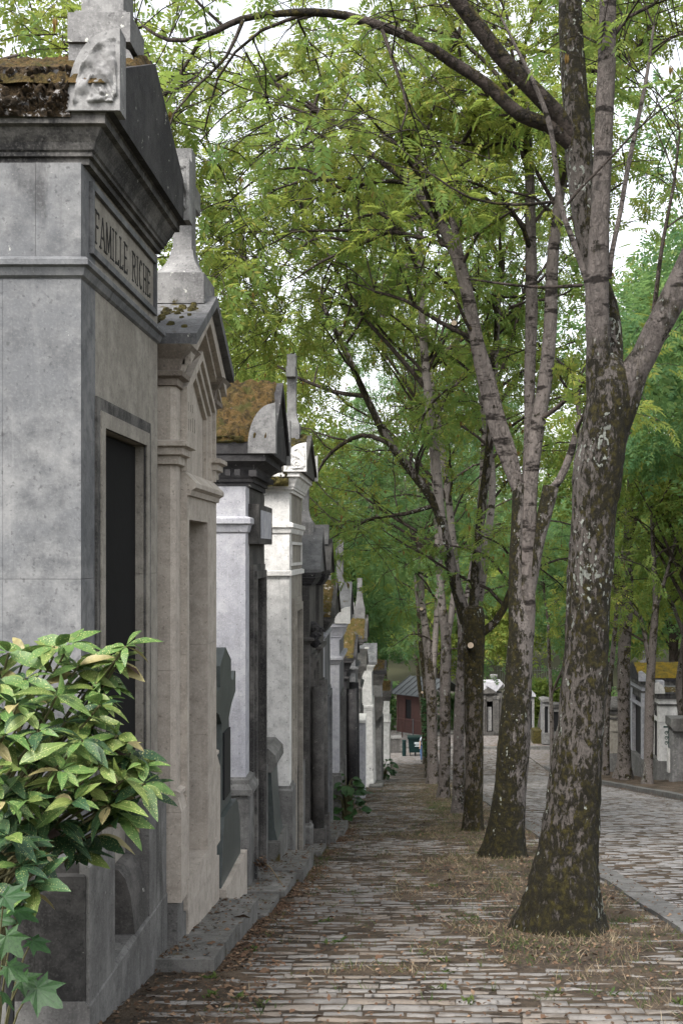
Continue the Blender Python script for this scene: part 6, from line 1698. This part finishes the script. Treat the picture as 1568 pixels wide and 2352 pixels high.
# the ash before the nearest one: only the edge of its trunk shows in the corner, its crown is overhead
r = ash_tree('mossy ash trunk just showing in the bottom right corner', 4.3, [(1735, 2440, 300), (1735, 2300, 240), (1740, 2000, 200), (1745, 1500, 180), (1750, 600, 170), (1755, -400, 160), (1755, -1100, 140)],
    [[(1752, -1050, 120), (1680, -1700, 90), (1600, -2500, 60)], [(1755, -1100, 110), (1870, -1800, 80), (1950, -2500, 50)]], 'bark1', 'pale', 'leaf', seg=36, step=0.08, roughv=0.14, sc=0.28,
    grow_kw=dict(dens=3.2, sec=(1.4, 3.2), start=0.35, per=4, gap=0.26, only_visible=False, upb=0.5, droop=0.03))
# far wooded slope, one mass
pos, dirs, scs = [], [], []
for k in range(7000):
    y_ = rng.uniform(118, 150); x_ = rng.uniform(-45, 70)
    hmax = 17 + 4 * mn.noise(Vector((x_ * 0.12, y_ * 0.1, 0))) + 2.5 * mn.noise(Vector((x_ * 0.4, y_ * 0.3, 4)))
    if x_ < -6: hmax *= 0.75
    pos.append((x_, y_, G(x_, y_) + hmax * rng.random() ** 0.6)); dirs.append(rng.normal(0, 1, 3) + (0, -0.4, -0.3)); scs.append(rng.uniform(1.3, 2.4))
V, Q = instance(TPL[3], pos, dirs, scs)
o = np_obj('far_wood', V, Q, 'leaffar', None, kind='stuff'); o['label'] = 'distant wood closing the view behind everything'

# ------------------------------------------------------------------ shrubs
def leaf_mesh(name, L, Wd, serr=True, n=7, fold=0.25, curl=0.25):
    V, Fq = [], []
    for k in range(n + 1):
        t = k / n
        wv = Wd / 2 * (math.sin(math.pi * min(1, t * 0.98 + 0.02) ** 0.85) ** 0.9)
        if serr and 0.35 < t < 0.95 and k % 2 == 0: wv *= 1.13
        zc = -curl * L * t * t
        V += [(L * t, -wv, zc + fold * wv), (L * t, 0, zc), (L * t, wv, zc + fold * wv)]
    for k in range(n):
        a = k * 3
        Fq += [(a, a + 3, a + 4, a + 1), (a + 1, a + 4, a + 5, a + 2)]
    me = bpy.data.meshes.new(name)
    me.from_pydata(V, [], Fq); me.update()
    me.polygons.foreach_set('use_smooth', [True] * len(me.polygons))
    return me
def put_leaf(me, mat, parent, pos, direction, roll, s, nm='leaf'):
    o = bpy.data.objects.new(nm, me)
    link(o, parent)
    dv = Vector(direction).normalized()
    up = Vector((0, 0, 1)) + Vector((random.gauss(0, roll), random.gauss(0, roll), 0)) + Vector((0, -0.45, 0))
    sd = up.cross(dv).normalized(); u2 = dv.cross(sd)
    Mx = __import__('mathutils').Matrix((dv, sd, u2)).transposed().to_4x4()
    Mx.translation = Vector(pos) - wloc(parent)
    o.matrix_basis = Mx @ __import__('mathutils').Matrix.Scale(s, 4)
    return o
auc = {}
for m_ in ('auc1', 'auc2', 'auc3', 'auc4', 'aucdead'):
    auc[m_] = []
    for (a, b, c_) in ((0.165, 0.062, 0.25), (0.155, 0.052, 0.45), (0.14, 0.058, 0.12)):
        me = leaf_mesh('spotted_leaf', a, b, curl=c_, fold=random.uniform(0.1, 0.35)); me.materials.append(MAT[m_]); auc[m_].append(me)
r = thing('spotted_shrub', 'spotted yellow green aucuba shrub in front of the nearest chapel', 'shrub', (-1.8, 5.2, gz(5.2)))
ros = [(125, 1485, 5.3), (20, 1500, 5.3), (60, 1560, 5.2), (180, 1530, 5.4), (275, 1520, 5.45), (290, 1485, 5.4), (40, 1620, 5.0), (130, 1600, 5.1), (230, 1620, 5.2), (225, 1590, 5.4), (10, 1690, 4.9), (90, 1680, 4.95), (190, 1700, 5.0), (270, 1690, 5.2), (40, 1760, 4.8),
       (140, 1770, 4.9), (230, 1760, 5.0), (285, 1790, 5.1), (300, 1730, 5.3), (60, 1840, 4.8), (170, 1840, 4.9), (250, 1850, 5.1), (270, 1880, 5.2), (110, 1880, 5.0), (10, 1840, 4.7), (20, 1920, 4.6), (45, 1990, 4.6), (210, 1900, 5.2), (150, 1660, 5.2), (0, 1570, 5.1), (330, 1800, 5.2), (75, 1735, 5.1), (120, 1830, 5.2), (215, 1820, 5.3), (20, 1650, 5.3), (160, 1740, 5.4), (100, 1920, 5.2), (-30, 1700, 4.9), (-20, 1880, 4.8), (90, 1620, 5.35), (250, 1570, 5.5), (30, 1720, 5.3), (195, 1660, 5.35), (120, 1720, 5.25), (250, 1740, 5.4), (60, 1900, 5.0), (155, 1930, 5.2), (240, 1810, 5.2), (35, 2050, 4.65), (70, 1960, 4.75), (5, 1960, 4.7), (-10, 2030, 4.6), (25, 1860, 4.9), (180, 1960, 5.3), (90, 1800, 5.3), (265, 1830, 5.3), (60, 1500, 5.4), (160, 1480, 5.45), (215, 1545, 5.5), (0, 1540, 5.35), (325, 1765, 5.3), (210, 1740, 5.2)]
stems = []; LEAVES = []
ros = ros + [(a + random.gauss(0, 22), b + random.gauss(0, 26) + 14, c + random.uniform(0.05, 0.25)) for a, b, c in ros[:34]]
for (px_, py_, Ys) in ros:
    c = P(px_, py_, Ys)
    base = Vector((-1.95 + random.uniform(-.1, .1), 5.35 + random.uniform(-.1, .1), gz(5.2)))
    mid = base.lerp(c, 0.5) + Vector((-0.12, 0.1, 0.2))
    pt = catmull([tuple(base), tuple(mid), tuple(c)], 0.08)
    stems.append(tube_arrays(pt, np.linspace(0.009, 0.005, len(pt)), 6, cap=False))
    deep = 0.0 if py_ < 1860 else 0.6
    n = random.randint(7, 9)
    a0 = random.uniform(0, 6.28)
    for k in range(n):
        a = a0 + k * 2 * math.pi / n + random.uniform(-.25, .25)
        el = random.uniform(-0.55, 0.25)
        if k >= n - 2: el = random.uniform(0.3, 1.0)
        dv = (math.cos(a), math.sin(a) * 0.9, el)
        q = random.random()
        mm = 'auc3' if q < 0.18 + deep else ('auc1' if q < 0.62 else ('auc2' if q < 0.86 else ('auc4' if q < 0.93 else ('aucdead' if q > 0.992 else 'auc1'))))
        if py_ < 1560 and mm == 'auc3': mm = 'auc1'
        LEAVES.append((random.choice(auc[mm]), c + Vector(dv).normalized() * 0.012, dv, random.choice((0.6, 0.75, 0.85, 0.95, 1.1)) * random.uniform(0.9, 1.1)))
LEAVES.sort(key=lambda t: t[1].y)
rest = bmesh.new(); slots = []
for i, (me, p, dv, sc_) in enumerate(LEAVES):
    o = put_leaf(me, '', r, p, dv, 0.4, sc_)
    if i >= 300:
        mt_ = me.materials[0]
        if mt_ not in slots: slots.append(mt_)
        cp = me.copy(); cp.transform(o.matrix_basis)
        for pl_ in cp.polygons: pl_.material_index = slots.index(mt_)
        rest.from_mesh(cp); bpy.data.objects.remove(o); bpy.data.meshes.remove(cp)
me = bpy.data.meshes.new('inner_leaves'); rest.to_mesh(me); rest.free()
for mt_ in slots: me.materials.append(mt_)
o = bpy.data.objects.new('inner_leaves', me); link(o, r); o['kind'] = 'stuff'
V, Q = merge(stems); np_obj('stems', V, Q, 'stem', r, kind='stuff', smooth=True)
# maple seedling
def maple_mesh():
    pts = []
    lobes = [(-150, .35), (-128, .20), (-100, .62), (-78, .40), (-62, .52), (-48, .86), (-34, .56), (-20, .62), (-8, .88), (0, 1.0), (8, .88), (20, .62), (34, .56), (48, .86), (62, .52), (78, .40), (100, .62), (128, .20), (150, .35)]
    V = [(0, 0, 0)] + [(math.cos(math.radians(a)) * l, math.sin(math.radians(a)) * l, -0.18 * l * l + 0.04 * math.cos(math.radians(a * 5))) for a, l in lobes]
    Fc = [(0, i, i + 1) for i in range(1, len(V) - 1)]
    me = bpy.data.meshes.new('maple_leaf'); me.from_pydata(V, [], Fc); me.update(); me.materials.append(MAT['maple'])
    return me
mme = maple_mesh()
r = thing('maple_seedling', 'bright green maple seedling in the bottom left corner', 'plant', (-1.5, 4.6, gz(4.6)))
st = []
for (px_, py_, Ys, s, ang) in ((40, 2090, 4.5, .085, -.3), (10, 2060, 4.4, .09, .2), (75, 2160, 4.55, .075, -.4), (15, 2150, 4.35, .085, -.8), (20, 2220, 4.4, .08, -.5), (85, 2270, 4.45, .105, -.5), (50, 2250, 4.5, .08, -.2), (5, 2280, 4.35, .07, -.7), (-20, 2110, 4.5, .09, 0)):
    c = P(px_, py_, Ys)
    put_leaf(mme, 'maple', r, c, (math.cos(ang), -0.25, math.sin(ang)), 0.35, s * 1.15)
    b = Vector((-1.55, 4.62, gz(4.6)))
    pt = catmull([tuple(b), tuple(b.lerp(c, 0.6) + Vector((0, 0, .1))), tuple(c)], 0.08)
    st.append(tube_arrays(pt, np.linspace(0.006, 0.003, len(pt)), 5, cap=False))
V, Q = merge(st); np_obj('stems', V, Q, 'stem', r, kind='stuff', smooth=True)
r = thing('iron_post', 'thin black iron post under the maple seedling leaves', 'post', (X(23, 4.9), 4.9, gz(4.9)))
box('post', 'iron', r, X(15, 4.9), X(30, 4.9), 4.9, 4.925, gz(4.9) - 0.1, Z(2170, 4.9), 0)
box('cap', 'iron', r, X(12, 4.9), X(33, 4.9), 4.895, 4.93, Z(2170, 4.9) + 0.001, Z(2162, 4.9), 0.003)
def broad_bush(label, cx, cy, rad, h, n, s):
    z = gz(cy)
    r = thing('leafy_bush', label, 'bush', (cx, cy, z))
    me = leaf_mesh('broad_leaf', 0.22, 0.17, False, curl=0.3); me.materials.append(MAT['bergenia'])
    st = []
    for k in range(n):
        a = random.uniform(0, 6.28); q = random.random() ** 0.5
        p = Vector((cx + rad * q * math.cos(a), cy + rad * q * math.sin(a), z + h * (0.25 + 0.7 * random.random()) * (1.1 - 0.5 * q)))
        put_leaf(me, 'bergenia', r, p, (math.cos(a) + random.gauss(0, .3), math.sin(a) + random.gauss(0, .3), random.uniform(-.5, .5)), 0.4, s * random.uniform(0.7, 1.2))
        st.append(tube_arrays(np.array([(cx, cy, z), (cx * .5 + p.x * .5, cy * .5 + p.y * .5, p.z - 0.05), tuple(p)]), [0.012, 0.008, 0.005], 5, cap=False))
    V, Q = merge(st); np_obj('stems', V, Q, 'stem', r, kind='stuff', smooth=True)
broad_bush('broad leaved dark green bush against the grey chapel on the path', -0.95, 22.0, 0.36, 0.95, 70, 1.0)
broad_bush('small far bush at the foot of the hooded dark chapel', -0.62, 50.0, 0.42, 1.0, 50, 1.2)
def hedge(label, x0, x1, y, h, leafm):
    z = gz(y)
    r = thing('green_shrub', label, 'shrub', ((x0 + x1) / 2, y, z))
    n = int((x1 - x0) * h * 260)
    pos = np.stack([rng.uniform(x0, x1, n), y + rng.uniform(-.5, .5, n), z + h * rng.random(n) ** 0.7], 1)
    V, Q = instance(TPL[3], pos, rng.normal(0, 1, (n, 3)), rng.uniform(0.25, 0.5, n))
    np_obj('foliage', V, Q, leafm, r, kind='stuff')
    V, Q = merge([tube_arrays(np.array([(xx_, y, z), (xx_ + .1, y, z + h * 0.5), (xx_, y + .1, z + h * 0.9)]), [0.03, 0.02, 0.01], 5, cap=False) for xx_ in np.linspace(x0 + .2, x1 - .2, 5)])
    np_obj('stems', V, Q, 'stem', r, kind='stuff')
hedge('green shrubs left of the brick hut', -2.4, -0.3, 87.5, 3.4, 'leafcool')
hedge('green shrubs between fourth and fifth trunk', 2.9, 5.4, 86.5, 2.6, 'leafcool')
hedge('shrubs beyond the crossroads right of the young thin tree', 8.5, 13.5, 88, 3.6, 'leaf')
hedge('shrubs behind the low shadowed chapel', 10.5, 15, 66, 3.2, 'leafcool')

# ------------------------------------------------------------------ litter, grass and weeds on the ground
def litter(n, ymax):
    pos, dirs = [], []
    while len(pos) < n:
        y_ = 5.2 + (ymax - 5.2) * random.random() ** 1.6; x_ = random.uniform(-1.5, 2.1)
        wgt = 0.25 + 1.1 * max(0, cover(x_, y_)) + (0.8 if x_ < -0.75 else 0)
        if random.random() < wgt:
            pos.append((x_, y_, max(gz(y_) + 0.002, soil_h(x_, y_)) + 0.012)); dirs.append((random.gauss(0, 1), random.gauss(0, 1), random.gauss(-0.158, 0.25)))
    return pos, dirs
LT = (np.array([[0, 0, 0], [0.45, 0.28, 0.1], [1, 0, 0.0], [0.5, -0.28, 0.14]]), np.array([[0, 1, 2, 3]]))
pos, dirs = litter(21000, 46)
for k in range(2200):   # drift along the road kerbs
    y_ = random.uniform(22, 64); x_ = 7.60 - abs(random.gauss(0, 0.22)); pos.append((x_, y_, G(x_, y_) + 0.05)); dirs.append((random.gauss(0, 1), random.gauss(0, 1), random.gauss(0, .2)))
for k in range(2500):
    y_ = random.uniform(24, 62); x_ = random.uniform(7.9, 11); pos.append((x_, y_, G(x_, y_) + 0.06)); dirs.append((random.gauss(0, 1), random.gauss(0, 1), random.gauss(0, .2)))
for k in range(1500):
    y_ = random.uniform(7.5, 40); x_ = 2.45 + abs(random.gauss(0, 0.30)) if random.random() < 0.6 else random.uniform(2.1, 2.42); pos.append((x_, y_, (G(x_, y_) + 0.03) if x_ > 2.42 else gz(y_) + 0.022)); dirs.append((random.gauss(0, 1), random.gauss(0, 1), random.gauss(0, .2)))
for (x0, x1, y0, y1, z, dz) in SLABS:
    if y0 > 24: continue
    for k in range(int(110 * (y1 - y0))):
        t = random.random(); u = random.betavariate(0.7, 1.2)
        pos.append((x0 + 0.12 + (x1 - x0 - 0.12) * u, y0 + (y1 - y0) * t, z + dz * t + 0.006)); dirs.append((random.gauss(0, 1), random.gauss(0, 1), random.gauss(-0.1, 0.12)))
    for k in range(int(260 * (y1 - y0))):
        t = random.random(); y_ = y0 + (y1 - y0) * t
        pos.append((x1 + abs(random.gauss(0, 0.09)), y_, gz(y_) + 0.012)); dirs.append((random.gauss(0, 1), random.gauss(0, 1), random.gauss(-0.15, 0.2)))
V, Q = instance(LT, pos, dirs, rng.gamma(3.0, 0.0062, len(pos)) + 0.010, roll=0.3)
np_obj('leaf_litter', V, Q, 'litter', None, kind='stuff')
BL = (np.array([[0, 0.03, 0], [0, -0.03, 0], [0.55, -0.02, 0], [0.55, 0.02, 0], [1, 0.0, -0.12], [1, 0.002, -0.12]]), np.array([[0, 1, 2, 3], [3, 2, 4, 5]]))
def blades(name, mat, pts, hgt, flatk):
    pos, dirs = [], []
    for (x_, y_, s_, n_) in pts:
        for k in range(n_):
            xx_, yy_ = random.gauss(x_, s_), random.gauss(y_, s_)
            if xx_ > 2.1 or yy_ < 4.5: continue
            pos.append((xx_, yy_, max(soil_h(xx_, yy_), gz(yy_) - 0.012) - 0.004)); dirs.append((random.gauss(0, flatk), random.gauss(0, flatk), 1))
    V, Q = instance(BL, pos, dirs, rng.uniform(0.5, 1.2, len(pos)) * hgt, roll=1.0)
    np_obj(name, V, Q, mat, None, kind='stuff')
dry, grn = [], []
k = 0
while k < 3000:
    y_ = 5.3 + 40 * random.random() ** 1.5; x_ = random.uniform(-1.0, 2.1)
    c = cover(x_, y_)
    if c > 0.12 and random.random() < c + 0.1:
        (dry if random.random() < 0.62 else grn).append((x_, y_, 0.06, 9)); k += 1
for tx, ty, tr in TREES_AT:
    for q in range(18 if ty < 12 else 10):
        a = random.uniform(math.pi * 0.9, math.pi * 2.1)
        dry.append((tx + (tr + random.uniform(-.02, .35)) * math.cos(a), ty + (tr + random.uniform(-.02, .3)) * math.sin(a), 0.04, 16))
for q in range(150):
    y_ = 5.3 + 16 * random.random() ** 1.4; grn.append((random.uniform(-1.1, 2.0), y_, 0.035, 10))
for q in range(60):
    grn.append((random.gauss(0.92, 0.22), random.gauss(27.5, 2.2), 0.08, 26))
for q in range(26):
    grn.append((random.gauss(-1.0, 0.06), random.uniform(12, 17), 0.05, 16))
blades('dry_grass', 'drygrass', dry, 0.075, 1.1)
blades('green_grass', 'grass', grn, 0.075, 0.9)
WL = (np.array([[0, 0, 0], [0.5, 0.16, 0.05], [1, 0, -0.12], [0.5, -0.16, 0.05]]), np.array([[0, 1, 2, 3]]))
pos, dirs = [], []
for (x_, y_, n_) in [(random.uniform(-1.1, 2.0), 5.4 + 7 * random.random(), random.randint(8, 16)) for q in range(16)] + [(-1.05, 6.8, 16), (-0.9, 6.75, 16), (-1.12, 7.3, 14), (-1.0, 8.3, 12), (-0.75, 6.6, 12)]:
    for k in range(n_):
        a = random.uniform(0, 6.28); pos.append((x_ + random.gauss(0, .02), y_ + random.gauss(0, .02), gz(y_) - 0.002)); dirs.append((math.cos(a), math.sin(a), random.uniform(0.2, 1.2)))
V, Q = instance(WL, pos, dirs, rng.uniform(0.025, 0.065, len(pos)), roll=0.2)
np_obj('weeds', V, Q, 'grass', None, kind='stuff')
r = thing('dry_stalk', 'single bent dry straw stalk hanging over the chapel step', 'stalk', (-1.0, 11.9, gz(11.9)))
pt = catmull([tuple(P(600, 1985, 11.8)), tuple(P(618, 1990, 11.7)), tuple(P(640, 2020, 11.6)), tuple(P(655, 2042, 11.5))], 0.03)
V, Q = tube_arrays(pt, np.linspace(0.008, 0.004, len(pt)), 5, cap=False); np_obj('stem', V, Q, 'drygrass', r, smooth=True)
pos = [tuple(P(random.gauss(603, 8), random.gauss(1984, 5), 11.75)) for k in range(60)]
V, Q = instance(WL, pos, rng.normal(0, 1, (60, 3)), rng.uniform(0.03, 0.07, 60)); np_obj('seed_head', V, Q, 'litter', r, kind='stuff')
print('SPRAYS', STAT['spray'], 'TRIS', sum(len(o.data.polygons) * 2 for o in C.objects if o.type == 'MESH'))
